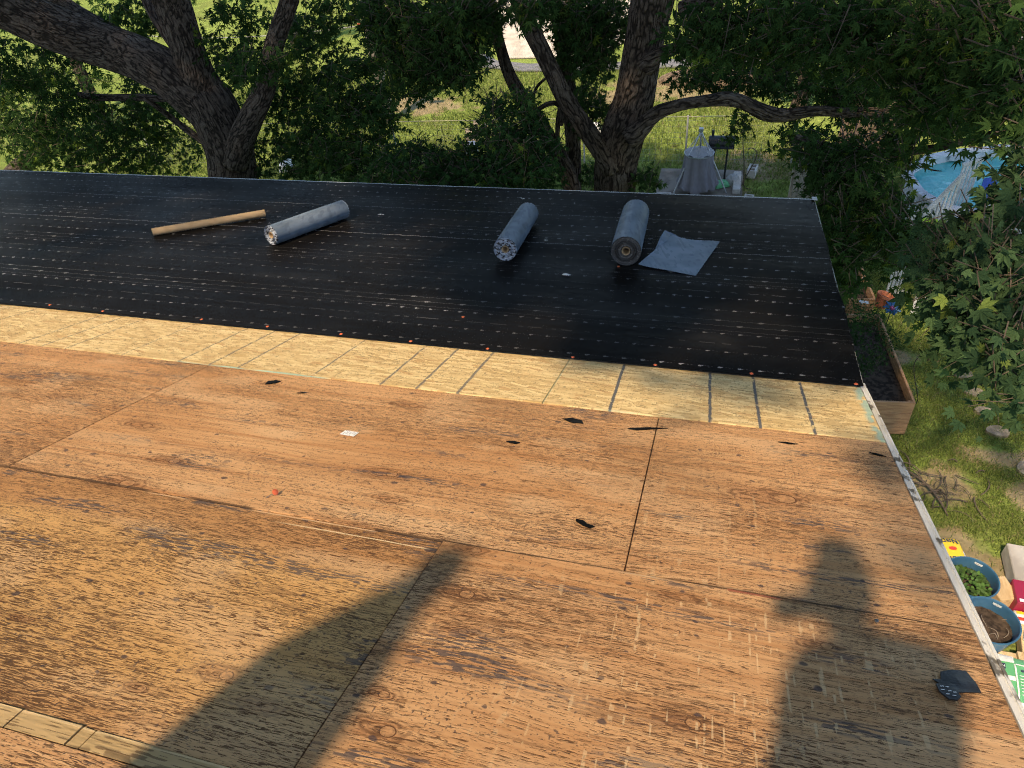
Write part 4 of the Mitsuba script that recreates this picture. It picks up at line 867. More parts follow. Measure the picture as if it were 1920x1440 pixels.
# ================================================================== THINGS IN THE SIDE YARD
def planks_box(t, c, ang, w, l, h, n, th=.035):
    """A raised bed: boards edge to edge, each a part; c = near right corner, running away along ang."""
    def put(m): m = m.copy(); m.apply_transform(rotm([0, 0, 1], ang)); m.apply_translation([c[0], c[1], 0]); return m
    bh = h / n
    for i in range(n):
        z0, z1 = i * bh + .002, (i + 1) * bh - .002; j = .003 * ((i * 7) % 3 - 1)
        for nm, m in (('board', box(-w, 0, 0 + j, th + j, z0, z1, .004)), ('board', box(-w, 0, l - th, l, z0, z1, .004)), ('board', box(-th + j, 0 + j, th + .003, l - th - .003, z0, z1, .004)), ('board', box(-w, -w + th, th + .003, l - th - .003, z0, z1, .004))):
            add(nm, put(m), 'cedar', t)
    for x in (-w + th + .002, -th - .045):
        for y in (th + .003, l - th - .048): add('corner_post', put(box(x, x + .043, y, y + .043, 0, h - .02, .003)), 'cedar', t)
    s = trimesh.creation.box((w - 2 * th - .01, l - 2 * th - .01, .1)).subdivide().subdivide().subdivide().subdivide(); s.apply_translation([-w / 2, l / 2, h * .62])
    s.vertices[:, 2] += np.where(s.vertices[:, 2] > h * .62, .06 * meshkit.fbm(s.vertices * 7, 3), 0)
    add('soil', put(s), 'soil', t, smooth=True)
    return put
b1 = thing('raised_bed', 'long cedar raised bed with dark soil, its end boards facing the roof corner', 'raised bed')
planks_box(b1, (2.96, 8.43), 6.5, .85, 2.15, .62, 3)
b2 = thing('raised_bed', 'farther cedar raised bed, beyond the terracotta pot, overgrown with plants', 'raised bed')
planks_box(b2, (2.70, 10.98), 6.5, .75, 2.0, .62, 3)
def bushy(label, blobs, size, tint, seed, name='plant', cat_='plant', per=8, stems=True, yellow=.03, droop=.2, group=None):
    r = np.random.default_rng(seed); t = thing(name, label, cat_, group)
    s = sprays(r, blobs, size=size, per=per, depth=.05, yellow=yellow, tint=tint, droop=droop, face=(0, -.2, .8))
    m, col = place_leaves(*s[:4], r, s[4]); add('foliage', m, 'leaf_mat', t, color=col, kind='stuff')
    add('stems', thin_bars([((q[0][0] * .5 + b[0] * .5, q[0][1] * .5 + b[1] * .5, b[2] - b[4] - .05), q[1]) for b in blobs for q in [s[5][i] for i in range(0, len(s[5]), 4)][:10]], .004), 'twig', t, kind='stuff')
    return t
bushy('dark leafy plant in the near end of the cedar bed', [(2.45, 9.1, .85, .22, .22, 26), (2.6, 9.5, .9, .2, .2, 22)], .08, (.8, .85, .9), 31)
bushy('rose-like bush in the middle of the near cedar bed', [(2.35, 9.9, 1.0, .22, .3, 34), (2.55, 10.15, .9, .2, .22, 22)], .07, (.9, .95, 1.0), 32)
bushy('tall leafy plant growing in the farther cedar bed', [(2.15, 11.3, 1.1, .25, .35, 40), (2.3, 11.9, 1.1, .25, .3, 34), (2.1, 12.5, 1.1, .25, .3, 30)], .10, (1, 1.05, .9), 33, yellow=.15)
bushy('grey green lavender clump at the outer side of the cedar bed', [(3.12, 9.35, .14, .16, .12, 26)], .05, (1.5, 1.3, 2.2), 34)
bushy('dark trailing plant filling the house side of the near cedar bed', [(2.12, 9.0, .8, .25, .25, 40), (2.1, 9.6, 1.0, .3, .35, 60), (2.0, 10.3, 1.15, .3, .4, 60)], .085, (.75, .8, .85), 36)
bushy('tangled climbing plant between the farther cedar bed and the roof edge', [(1.9, 11.0, 1.3, .3, .5, 60), (1.95, 11.8, 1.5, .3, .5, 60)], .10, (.95, 1.0, .9), 37, yellow=.12)
def flower(x, y, z, r, col, label, seed, h=.4):
    t = thing('flower', label, 'flower'); q = np.random.default_rng(seed)
    add('stem', tube(np.array([[x + .05, y, z - h], [x + .02, y, z - h * .4], [x, y, z]]), .004, 5), 'twig', t)
    pet = []
    for i in range(11):
        a = i * 2.4; e = trimesh.creation.icosphere(1, r * .5); e.vertices *= [1, .55, .3]; e.vertices += [r * .5, 0, 0]
        e.apply_transform(rotm([0, 1, 0], -15 - 50 * (i / 11))); e.apply_transform(rotm([0, 0, 1], math.degrees(a))); e.apply_translation([x, y, z]); pet.append(e)
    add('bloom', cat(*pet), col, t, smooth=True)
mat('petal_white', (.80, .78, .76), .6); mat('petal_pink', (.75, .12, .20), .6)
X = [(2.46, 11.05, .95), (2.33, 10.28, 1.0), (2.41, 10.3, .98), (2.42, 11.5, .95)]
flower(*X[0], .05, 'petal_white', 'white bloom beyond the terracotta pot, farthest of the white blooms but one', 1)
flower(*X[1], .05, 'petal_white', 'white bloom nearest the roof edge, left one of a pair', 2)
flower(*X[2], .045, 'petal_white', 'white bloom, right one of a pair near the terracotta pot', 3)
flower(1.93, 11.2, 1.55, .05, 'petal_pink', 'single pink bloom right at the edge of the black roof', 4, 1.0)
po = thing('flower_pot', 'terracotta pot tipped on the edge of the cedar bed', 'flower pot')
m = lathe([(0, 0), (.085, 0), (.125, .19), (.14, .19), (.142, .235), (.122, .235), (.11, .20), (.075, .02), (0, .02)], 32); m = moved(m, (2.74, 10.80, .60), rx=-8, ry=14); add('pot', m, 'terracotta', po, smooth=35)
m = lathe([(0, .16), (.104, .16), (.104, .165), (0, .18)], 24); m = moved(m, (2.74, 10.80, .60), rx=-8, ry=14); add('soil', m, 'soil', po)
mat('blue_metal', (.03, .10, .22), .3, .5); mat('purple_metal', (.25, .06, .16), .35, .4)
fo = thing('garden_ornament', 'blue metal flower ornament with dark center beside the terracotta pot', 'ornament')
for i in range(14):
    a = i * 25.7; L = .115 if i % 2 else .085
    e = trimesh.creation.icosphere(2, 1.0); e.vertices *= [L * .5, .024, .007]; e.vertices += [L * .5 + .03, 0, 0]; e.vertices[:, 2] += .5 * (e.vertices[:, 0]) ** 2
    e.apply_transform(rotm([1, 0, 0], 18)); e.apply_transform(rotm([0, 0, 1], a)); e.apply_transform(rotm([1, 0, 0], 28)); e.apply_translation([2.87, 10.58, .74 + .01 * (i % 2)]); add('petal', e, 'blue_metal', fo, smooth=True)
e = trimesh.creation.icosphere(2, .04); e.apply_translation([2.87, 10.565, .75]); add('center', e, 'purple_metal', fo, smooth=True)
add('stake', tube(np.array([[2.87, 10.6, .73], [2.88, 10.66, 0]]), .006, 8), 'black_metal', fo)
hk = smooth_path(np.array([(2.99, 9.1, 0, .006), (2.99, 9.1, .75, .006), (3.03, 9.12, .92, .006), (3.12, 9.15, .93, .006), (3.16, 9.16, .82, .006)]), 24)
one('plant_hook', tube(hk[:, :3], hk[:, 3], 8), 'black_metal', 'thin black bent wire hook standing against the cedar bed', 'hook', smooth=True)
# stepping stones, sticks
for i, (x, y, rx, ry, lb) in enumerate([(3.99, 9.97, .19, .12, 'farthest stepping stone on the shaded lawn'), (4.07, 9.56, .18, .12, 'stepping stone, second from the far end of the row'), (4.13, 9.14, .16, .10, 'small stepping stone in the middle of the row'), (4.22, 8.72, .2, .13, 'stepping stone where the shade ends, fourth of the row'), (4.6, 8.0, .36, .24, 'broad tan stepping slab at the right edge of the frame')]):
    q = np.linspace(0, 6.283, 22)[:-1]; r_ = np.random.default_rng(i); pr = 1 + .18 * (meshkit.fbm(np.column_stack([np.cos(q) * 1.5, np.sin(q) * 1.5, 0 * q + i]), 2) - .5) * 2
    m = prism(np.column_stack([x + .8 * rx * pr * np.cos(q), y + .8 * ry * pr * np.sin(q)]), -.04, .018); one('stepping_stone', m, 'paver', lb, 'stepping stone', smooth=30)
r_ = np.random.default_rng(77)
st = []
for i in range(46):
    x, y = 3.2 + r_.normal() * .32, 7.42 + r_.normal() * .22; a = r_.uniform(0, 6.28); L = r_.uniform(.1, .42)
    p = smooth_path(np.array([(x, y, .012, .006), (x + .5 * L * math.cos(a), y + .5 * L * math.sin(a), .03 + .03 * r_.uniform(), .006), (x + L * math.cos(a + .3), y + L * math.sin(a + .3), .012, .003)]), 6); st.append(tube(p[:, :3], p[:, 3] * r_.uniform(.6, 1.8), 5))
k = add('fallen_twigs', cat(*st), 'twig'); labels[k] = {'label': 'scatter of fallen twigs on the worn lawn patch by the roof edge', 'category': 'twigs', 'kind': 'stuff'}
p = smooth_path(np.array([(2.85, 7.7, .03, .014), (3.05, 7.5, .05, .016), (3.2, 7.2, .06, .014), (3.28, 6.95, .03, .008)]), 16)
one('fallen_branch', tube(p[:, :3], p[:, 3], 8, rough=.2), 'twig', 'bent fallen branch across the worn lawn patch', 'branch', smooth=True)
# blue pots
def tub(x, y, r, h, label, what, seed):
    t = thing('planter_pot', label, 'planter pot'); rr = np.random.default_rng(seed)
    add('pot', moved(lathe([(0, 0), (r * .68, 0), (r * .72, .02), (r * .90, h * .72), (r * .95, h - .03), (r, h - .025), (r * 1.015, h - .01), (r, h), (r * .955, h - .004), (r * .93, h - .03), (r * .86, h * .6), (0, h * .6)], 64), (x, y, 0)), 'blue_glaze', t, smooth=35)
    s = trimesh.creation.revolve(np.array([(0, h * .72), (r * .2, h * .725), (r * .45, h * .72), (r * .7, h * .715), (r * .88, h * .70)]), sections=40).subdivide().subdivide()
    s.vertices[:, 2] += .05 * (meshkit.fbm(s.vertices * 16 + seed, 3) - .5); s.vertices[:, :2] *= .985; s.apply_translation([x, y, 0]); add('soil', s, 'soil', t, smooth=True)
    a = math.radians(62); lx, ly = x + r * .90 * math.cos(a), y + r * .90 * math.sin(a)
    lab = box(-.042, .042, -.001, .001, -.026, .026); lab = moved(lab, (lx + .0, ly + .0, h - .045), rx=14, rz=-28); add('sticker', lab, 'white_paper', t)
    ln = moved(box(-.018, .018, -.0016, .0002, -.003, .004), (lx, ly, h - .045), rx=14, rz=-28); add('sticker_print', ln, 'wire_grey', t)
    return t
pt = tub(3.19, 5.67, .275, .50, 'big blue planter pot full of green leafy herbs', 0, 5)
P, D, N, S, C = [], [], [], [], []
rr = np.random.default_rng(8)
for i in range(330):
    a, q = rr.uniform(0, 6.283), rr.uniform(0, 1) ** .5 * .22; P.append((3.17 + q * math.cos(a) - .03, 5.66 + q * math.sin(a) * .9 - .03, .40 + rr.uniform(.0, .14) * (1 - q / .3))); D.append((math.cos(a) + rr.normal() * .5, math.sin(a) + rr.normal() * .5, rr.uniform(-.1, .6))); N.append((rr.normal() * .4, rr.normal() * .4 - .2, .9)); S.append(rr.uniform(.028, .062)); C.append(np.array([.09, .17, .045]) * rr.uniform(.55, 1.6) * (np.array([1.1, 1.0, 1.3]) if rr.uniform() < .3 else 1))
oval = np.array([[0, 0, 0], [-.30, .25, .05], [-.38, .55, .05], [-.2, .9, -.02], [0, 1.0, -.1], [.2, .9, -.02], [.38, .55, .05], [.30, .25, .05], [0, .5, -.03]]); ovf = np.array([[8, i + 1, i] for i in range(0, 7)] + [[8, 0, 7]])
m, col = place_leaves(np.array(P), np.array(D), np.array(N), np.array(S), rr, np.array(C), (oval, ovf)); add('herb_leaves', m, 'leaf_mat', pt, color=col, kind='stuff')
pt = tub(3.27, 5.14, .285, .50, 'big blue planter pot with bare soil and dry roots', 1, 6)
for i in range(7):
    a, q = rr.uniform(0, 6.28), rr.uniform(.02, .2); x, y = 3.27 + q * math.cos(a), 5.14 + q * math.sin(a); b_ = rr.uniform(0, 6.28); L = rr.uniform(.05, .16)
    p = smooth_path(np.array([(x, y, .37, .003), (x + L * .4 * math.cos(b_), y + L * .4 * math.sin(b_), .405, .003), (x + L * math.cos(b_ + .5), y + L * math.sin(b_ + .5), .375, .002)]), 8); add('dry_root', tube(p[:, :3], p[:, 3] * .8, 5), 'old_wood', pt)
# bags, boxes, lumber
mat('bag_yellow', (.80, .58, .03), .4); mat('bag_green', (.13, .42, .19), .4); mat('bag_white', (.78, .79, .76), .4); mat('box_red', (.30, .015, .05), .5); mat('print_dark', (.04, .05, .09), .6); mat('print_red', (.6, .06, .03), .5); mat('print_blue', (.05, .14, .4), .5)
def pillow(w, l, h, n=26, seed=0, wr=.012):
    x, y = np.meshgrid(np.linspace(-1, 1, n), np.linspace(-1, 1, n), indexing='ij')
    z = h * (np.maximum(0, 1 - np.abs(x) ** 4) * np.maximum(0, 1 - np.abs(y) ** 4)) ** .6 + wr * (meshkit.fbm(np.stack([x * 3, y * 3, 0 * x + seed], -1), 3) - .5) * (1 - np.maximum(np.abs(x), np.abs(y)) ** 6)
    top = np.stack([x * w / 2 * (1 - .04 * np.abs(y) ** 2), y * l / 2, z + .012], -1).reshape(-1, 3); bot = top.copy(); bot[:, 2] = .004
    F = []
    for i in range(n - 1):
        for j in range(n - 1):
            a, b, c, d = i * n + j, (i + 1) * n + j, (i + 1) * n + j + 1, i * n + j + 1; F += [[a, b, c], [a, c, d], [n * n + a, n * n + c, n * n + b], [n * n + a, n * n + d, n * n + c]]
    ring = [i * n for i in range(n)] + [(n - 1) * n + j for j in range(1, n)] + [i * n + n - 1 for i in range(n - 2, -1, -1)] + [j for j in range(n - 2, 0, -1)]
    for a, b in zip(ring, ring[1:] + ring[:1]): F += [[a, n * n + a, n * n + b], [a, n * n + b, b]]
    hz = lambda px, py: np.interp(0, [0], [0]) + h * np.clip((np.maximum(0, 1 - np.abs(px / (w / 2)) ** 4) * np.maximum(0, 1 - np.abs(py / (l / 2)) ** 4)), 0, 1) ** .6 + .012
    return trimesh.Trimesh(top.tolist() + bot.tolist(), F, process=False), hz
def decal(poly, hz, off=.008, th=.0015):
    m = prism(poly, 0, th) if not isinstance(poly, trimesh.Trimesh) else poly.copy()
    m = m.subdivide().subdivide() if len(m.faces) < 400 else m
    m.vertices[:, 2] = hz(m.vertices[:, 0], m.vertices[:, 1]) + off + m.vertices[:, 2]; return m
yb = thing('soil_bag', 'yellow bag of potting soil lying on the ground beyond the herb pot', 'bag')
bg, hz = pillow(.34, .46, .10, seed=2)
def put(m, loc, rz): return moved(m, loc, rz=rz)
Y = ((3.20, 6.33, .0), 188)
add('bag', put(bg, *Y), 'bag_yellow', yb, smooth=True)
tx = meshkit.text_mesh('Nap', .075, .0015, True); tx.apply_translation([-.12, -.17, 0]); add('lettering', put(decal(tx, hz), *Y), 'print_dark', yb, kind='stuff')
tx = meshkit.text_mesh('Soil', .07, .0015, True); tx.apply_translation([-.09, .10, 0]); add('lettering', put(decal(tx, hz), *Y), 'print_dark', yb, kind='stuff')
add('printed_emblem', put(decal([(.035 * math.cos(a) * 1.3 - .02, .028 * math.sin(a) - .02) for a in np.linspace(0, 6.283, 20)[:-1]], hz), *Y), 'print_red', yb)
add('clear_corner', put(decal([(-.16, .0), (-.13, .0), (-.13, .16), (-.16, .15)], hz), *Y), 'bag_white', yb)
gb = thing('fertilizer_bag', 'green and white printed bag lying flat below the blue pots', 'bag')
bg, hz = pillow(.74, .62, .09, seed=5, wr=.008)
Y = ((3.62, 4.57, .22), -6)
add('bag', put(bg, *Y), 'bag_green', gb, smooth=True)
for pl, b_ in (([(-.36, .19), (-.17, .19), (-.17, .29), (-.36, .29)], 'bag_white'), ([(-.175, -.29), (-.160, -.29), (-.160, .29), (-.175, .29)], 'bag_white'), ([(-.16, .175), (.35, .175), (.35, .188), (-.16, .188)], 'bag_white'), ([(-.16, -.29), (.36, -.29), (.36, -.235), (-.16, -.235)], 'bag_white'),
               ([(-.29, .10), (-.255, .10), (-.255, .165), (-.29, .165)], 'print_dark'), ([(.03, .215), (.07, .215), (.07, .27), (.03, .27)], 'print_dark'), ([(.05, .08), (.13, .08), (.13, .165), (.05, .165)], 'print_dark'), ([(-.12, .10), (-.02, .10), (-.02, .125), (-.12, .125)], 'print_dark'), ([(-.36, -.02), (-.18, -.02), (-.18, .03), (-.36, .03)], 'bag_white')):
    add('printed_block', put(decal(pl, hz, off=.009 if b_ == 'bag_white' else .011), *Y), b_, gb)
for i in range(7): add('printed_line', put(decal([(-.14, .05 - i * .035), (.30 - .05 * (i % 3), .05 - i * .035), (.30 - .05 * (i % 3), .058 - i * .035), (-.14, .058 - i * .035)], hz, off=.009), *Y), 'bag_white', gb)
tx = meshkit.text_mesh('2', .055, .0015, True); tx.apply_translation([.068, .095, 0]); add('lettering', put(decal(tx, hz, off=.0135), *Y), 'bag_white', gb)
tx = meshkit.text_mesh('H', .03, .0015, True); tx.apply_translation([.036, .228, 0]); add('lettering', put(decal(tx, hz, off=.0135), *Y), 'bag_white', gb)
tx = meshkit.text_mesh('H', .026, .0015, True); tx.apply_translation([-.285, .12, 0]); add('lettering', put(decal(tx, hz, off=.0135), *Y), 'bag_white', gb)
# what the bag lies on: a stack of boards
pal = thing('lumber_stack', 'stack of pale boards under the green printed bag', 'lumber')
for i in range(5): add('board', box(3.2 + i * .19, 3.37 + i * .19, 4.16, 5.0 - .03 * (i % 2), .11, .215, .004), 'new_lumber', pal)
for y in (4.25, 4.85): add('bearer', box(3.2, 4.2, y, y + .09, 0, .108, .004), 'old_wood', pal)
bg, hz = pillow(.34, .26, .12, seed=9, wr=.03); one('black_bag', moved(bg, (3.30, 4.28, .225), rz=30), 'black_plastic', 'crumpled black plastic bag against the green printed bag', 'bag', smooth=True)
rb = thing('red_box', 'dark red cardboard box with a white ring emblem, cut by the right frame edge', 'box')
add('carton', moved(box(-.19, .19, -.16, .16, 0, .30, .003), (3.88, 5.71, .0), rz=-4), 'box_red', rb)
ring = trimesh.creation.annulus(.055, .075, .0016, sections=40); ring = moved(ring, (3.86, 5.74, .3016), rz=0); add('ring_emblem', ring, 'white_paper', rb)
add('printed_panel', moved(box(-.05, .0, -.02, .02, 0, .0016), (3.76, 5.60, .3008), rz=-4), 'white_paper', rb)
one('timber_block', moved(box(-.11, .11, -.15, .15, 0, .24, .006), (3.60, 5.78, 0), rz=18), 'new_lumber', 'short thick timber offcut standing behind the bare-soil pot', 'timber')
one('timber_beam', moved(box(-.08, .08, -.55, .30, 0, .14, .006), (3.78, 5.28, 0), rz=-8), 'new_lumber', 'pale timber beam at right of the bare-soil pot', 'timber')
sp = thing('seed_packet', 'white and yellow printed packet on the timber below the red box', 'packet')
bg, hz = pillow(.30, .16, .035, seed=11, wr=.01); Y = ((3.82, 5.46, .145), -8); add('packet', put(bg, *Y), 'bag_white', sp, smooth=True)
for i, (pl, b_) in enumerate((([(-.13, .02), (.0, .02), (.0, .06), (-.13, .06)], 'bag_yellow'), ([(-.13, -.06), (.14, -.06), (.14, -.02), (-.13, -.02)], 'print_red'), ([(.03, .01), (.12, .01), (.12, .05), (.03, .05)], 'print_dark'))): add('printed_block', put(decal(pl, hz, off=.006), *Y), b_, sp)
sp = thing('blue_packet', 'blue and white striped packet right of the bare-soil pot', 'packet')
bg, hz = pillow(.28, .20, .05, seed=12, wr=.012); Y = ((3.86, 5.24, .145), -20); add('packet', put(bg, *Y), 'bag_white', sp, smooth=True)
for i in range(4): add('printed_stripe', put(decal([(-.13, -.07 + i * .04), (.13, -.08 + i * .04), (.13, -.062 + i * .04), (-.13, -.052 + i * .04)], hz, off=.006), *Y), 'print_blue', sp)
cb = thing('concrete_step', 'pale concrete step block with dark side at the right edge', 'concrete block')
add('block', moved(box(-.3, .6, -.28, .27, 0, .22, .01), (4.08, 6.19, 0), rz=-3), 'concrete', cb); add('lower_block', moved(box(-.22, .6, -.5, -.29, 0, .15, .01), (4.12, 6.17, 0), rz=-3), 'concrete', cb)
p = smooth_path(np.array([(3.5, 4.1, .02, .004), (3.62, 4.02, .03, .004), (3.8, 4.05, .02, .004), (4.1, 3.95, .02, .004)]), 16); one('yellow_cord', tube(p[:, :3], p[:, 3], 6), 'rope_yellow', 'thin yellow cord on the ground below the green bag', 'cord')

# ================================================================== POOL
pool = thing('swimming_pool', 'above ground pool with grey rim and blue green water behind the leaves', 'pool')
ring_pts = np.array([(3.44, 14.34), (3.57, 13.59), (3.95, 13.06), (4.7, 12.86), (6.3, 12.86), (7.8, 12.95), (8.6, 13.5), (8.8, 14.3), (8.5, 15.2), (7.7, 15.75), (6.3, 15.85), (5.3, 15.75), (4.42, 15.5), (3.95, 15.22), (3.62, 14.84)])
cen = ring_pts.mean(0)
for i in range(len(ring_pts)):
    a, b = ring_pts[i], ring_pts[(i + 1) % len(ring_pts)]; d = b - a; L = np.linalg.norm(d); d /= L; nn = np.array([d[1], -d[0]])
    if (cen - a) @ nn < 0: nn = -nn
    q = lambda s, o: a + d * s + nn * o
    rim = prism([q(.006, -.07), q(L - .006, -.07), q(L - .03, .09), q(.03, .09)], 1.255, 1.30); add('rim_segment', rim, 'vinyl_grey', pool)
    add('wall_panel', prism([q(0, 0), q(L, 0), q(L - .01, .03), q(.01, .03)], 0, 1.255), 'vinyl_grey', pool)
    add('rim_cap', prism([q(-.06, -.085), q(.06, -.085), q(.05, .10), q(-.05, .10)], 1.25, 1.312), 'vinyl_grey', pool)
inner = cen + (ring_pts - cen) * .985
add('liner', prism(inner, .02, .05), 'pool_liner' if 'pool_liner' in scene else mat('pool_liner', (.10, .42, .52), .5), pool)
lin = []
for i in range(len(inner)):
    a, b = inner[i], inner[(i + 1) % len(inner)]; lin.append(trimesh.Trimesh([[*a, .05], [*b, .05], [*b, 1.25], [*a, 1.25]], [[0, 1, 2], [0, 2, 3]], process=False))
add('liner_wall', cat(*lin), 'pool_liner', pool)
scene['water_mat'] = {'type': 'dielectric', 'int_ior': 1.33, 'ext_ior': 1.0}
def wat(p, n, uv): return mix(mi.Color3f(.06, .34, .38), mi.Color3f(.17, .56, .52), fbm(p.x * 2.2, p.y * 2.2, 1, 3))
scene['water_surface'] = {'type': 'twosided', 'b': {'type': 'bumpmap', 'arbitrary': mikit.proc(lambda p, n, uv: fbm(p.x * 4, p.y * 4, 0, 3), 4e-3), 'scale': .02, 'b': {'type': 'principled', 'base_color': mikit.proc(wat), 'roughness': .06, 'specular': .5, 'clearcoat': .6, 'clearcoat_gloss': .95}}}
add('water', prism(cen + (ring_pts - cen) * .98, 1.02, 1.10), 'water_surface', pool)
add('skimmer', box(4.35, 4.75, 15.36, 15.46, 1.14, 1.24, .01), 'vinyl_grey', pool)
# picket sided pool steps
ps = thing('pool_steps', 'grey white picket-sided steps leading up into the pool', 'pool steps')
def side(A, B, zb, n, x_lean=0):
    A, B = np.array(A, float), np.array(B, float)
    for i in range(n):
        q = A + (B - A) * (i + .5) / n
        m = box(-.022, .022, -.012, .012, 0, q[2] - zb, .004); dd = B - A; m.apply_transform(rotm([0, 0, 1], math.degrees(math.atan2(dd[1], dd[0])))); m.apply_translation([q[0], q[1], zb]); add('picket', m, 'picket_vinyl', ps)
    add('hand_rail', tube(np.array([A, B]), .042, 10), 'picket_vinyl', ps, smooth=40)
side((3.98, 13.0, 1.95), (3.52, 12.88, 1.20), .50, 7)
side((4.32, 13.4, 2.05), (4.02, 13.34, 1.95), .85, 5)
side((4.52, 12.8, 1.55), (4.12, 12.7, 1.0), .25, 7)
side((4.98, 12.82, 1.35), (4.56, 12.8, 1.40), .3, 7)
side((3.46, 12.1, 1.0), (3.06, 12.0, .6), .05, 6)
side((4.0, 11.6, .75), (3.42, 11.52, .70), .02, 9)
for i in range(5): add('tread', moved(box(-.36, .36, -.12, .12, -.025, .025, .006), (3.95 + .08 * i, 12.0 + .24 * i, .3 + .22 * i), rz=28), 'vinyl_grey', ps)
for z in (.95, 1.12): add('cross_rail', tube(np.array([[3.40, 12.95, z], [3.98, 12.75, z - .04]]), .02, 8), 'vinyl_grey', ps)
add('newel_post', box(3.28, 3.42, 12.88, 13.02, 0, 1.25, .02), 'picket_vinyl', ps)
def drape(loc, w, h, d, seed, rz=0, n=18):
    x, z = np.meshgrid(np.linspace(-.5, .5, n), np.linspace(0, 1, n), indexing='ij')
    f = .16 * (meshkit.fbm(np.stack([x * 5, z * 1.5, 0 * x + seed], -1), 3) - .5)
    V = np.stack([x * w * (.7 + .5 * (1 - z)), -d * (1 - z) ** 1.5 + f * w, z * h + .1 * f], -1).reshape(-1, 3)
    F = [[i * n + j, (i + 1) * n + j, (i + 1) * n + j + 1] for i in range(n - 1) for j in range(n - 1)] + [[i * n + j, (i + 1) * n + j + 1, i * n + j + 1] for i in range(n - 1) for j in range(n - 1)]
    V = np.vstack([V, V + [0, .012, 0]]); o = n * n; F = F + [[a + o, c + o, b + o] for a, b, c in F]
    return moved(trimesh.Trimesh(V, F, process=False), loc, rz=rz)
mat('towel_blue', (.04, .09, .42), .85); mat('towel_teal', (.09, .34, .45), .85); mat('vest_lime', (.50, .75, .06), .6)
def floral(p, n, uv): return mix(mi.Color3f(.06, .06, .40), mi.Color3f(.60, .50, .72), smoothstep(.52, .58, noise(p.x * 30, p.y * 30, p.z * 30)))
scene['towel_floral'] = {'type': 'twosided', 'b': {'type': 'principled', 'base_color': mikit.proc(floral), 'roughness': .85}}
one('towel', drape((4.42, 13.05, 1.25), .34, .62, .3, 3, 20), 'towel_blue', 'plain royal blue towel hanging over the pool steps', 'towel', smooth=True)
bg, hz = pillow(.42, .30, .16, seed=14, wr=.06); one('towel', moved(bg, (4.48, 12.72, 1.20), rz=30), 'towel_floral', 'purple floral towel bundled on the pool steps', 'towel', smooth=True)
bg, hz = pillow(.28, .24, .13, seed=15, wr=.05); one('towel', moved(bg, (4.16, 12.55, 1.12), rz=10), 'towel_teal', 'small teal towel bundled left of the floral towel', 'towel', smooth=True)
one('safety_vest', drape((3.64, 12.82, .72), .34, .46, .12, 6, -14), 'vest_lime', 'lime yellow vest hanging over the pool rail', 'vest', smooth=True)
p = smooth_path(np.array([(2.7, 15.3, 1.0, .008), (3.1, 15.1, .92, .008), (3.5, 14.9, 1.0, .008)]), 12); one('pool_rope', tube(p[:, :3], p[:, 3], 6), 'rope_yellow', 'yellow rope stretched from the fence to the pool', 'rope')
p2 = tube(np.array([[2.7, 15.3, 0], [2.7, 15.3, 1.05]]), .02, 8); one('rope_stake', p2, 'wire_grey', 'thin grey stake holding the yellow rope', 'stake')

# ================================================================== PATIO AND BACK YARD
one('patio_slab', box(-1.45, .50, 15.0, 17.05, -.1, .07, .01), 'patio_concrete', 'square weathered concrete slab under the draped stand', 'slab')
tp = thing('draped_stand', 'tripod stand with a hanging drum draped in grey purple mesh cloth', 'stand')
apex = np.array([-.53, 15.95, 1.46])
for f in ((-1.03, 15.64, .07), (.15, 15.81, .07), (-.5, 16.75, .07)): add('leg', tube(np.array([f, apex]), .017, 8), 'tube_metal', tp, smooth=True)
add('apex_cap', box(-.58, -.48, 15.9, 16.0, 1.44, 1.52, .01), 'tube_metal', tp)
def mesh_cloth(p, n, uv): return mix(mi.Color3f(.14, .13, .145), mi.Color3f(.25, .235, .26), noise(dr.atan2(p.y - 15.9, p.x + .53) * 5, p.z * 1.5) * .7 + .3 * noise(p.x * 30, p.y * 30, p.z * 20))
scene['mesh_cloth'] = {'type': 'twosided', 'b': {'type': 'principled', 'base_color': mikit.proc(mesh_cloth), 'roughness': .8}}
th = np.linspace(0, 2 * np.pi, 73)[:-1]
def cloth(prof, amp):
    V = np.array([[-.53 + r * (1 + a * math.sin(11 * t + z * 3) + a * .6 * math.sin(17 * t)) * math.cos(t), 15.9 + r * (1 + a * math.sin(11 * t + z * 3) + a * .6 * math.sin(17 * t)) * math.sin(t), z + (0.03 * math.sin(5 * t) if i == len(prof) - 1 else 0)] for i, (r, z, a) in enumerate(prof) for t in th])
    n = 72; F = []
    for i in range(len(prof) - 1):
        for j in range(n): a, b = i * n + j, i * n + (j + 1) % n; F += [[a, b, b + n], [a, b + n, a + n]]
    return trimesh.Trimesh(V, F, process=False)
add('skirt', cloth([(.315, .98, .0), (.32, .94, .02), (.33, .75, .04), (.36, .55, .05), (.40, .38, .06), (.45, .26, .07), (.44, .20, .07)], 0), 'mesh_cloth', tp, smooth=True)
add('top_net', cloth([(.02, 1.10, 0), (.10, 1.075, .04), (.19, 1.04, .04), (.30, 1.0, .02), (.315, .985, .0)], 0), mat('net_pale', (.30, .29, .29), .8), tp, smooth=True)
for i in range(8): add('hanging_line', tube(np.array([[-.53 + .315 * math.cos(i * .785), 15.9 + .315 * math.sin(i * .785), .985], [-.53, 15.93, 1.42]]), .006, 5), 'tube_metal', tp)
add('hanging_hook', tube(np.array([[-.53, 15.93, 1.10], [-.53, 15.94, 1.44]]), .012, 6), 'black_metal', tp)
add('top_disc', moved(lathe([(0, .97), (.31, .97), (.31, .985), (0, .985)], 40), (-.53, 15.9, 0)), 'net_pale', tp)
add('hoop', moved(lathe([(.315, .965), (.33, .965), (.33, .99), (.315, .99), (.315, .965)], 40), (-.53, 15.9, 0)), 'tube_metal', tp)
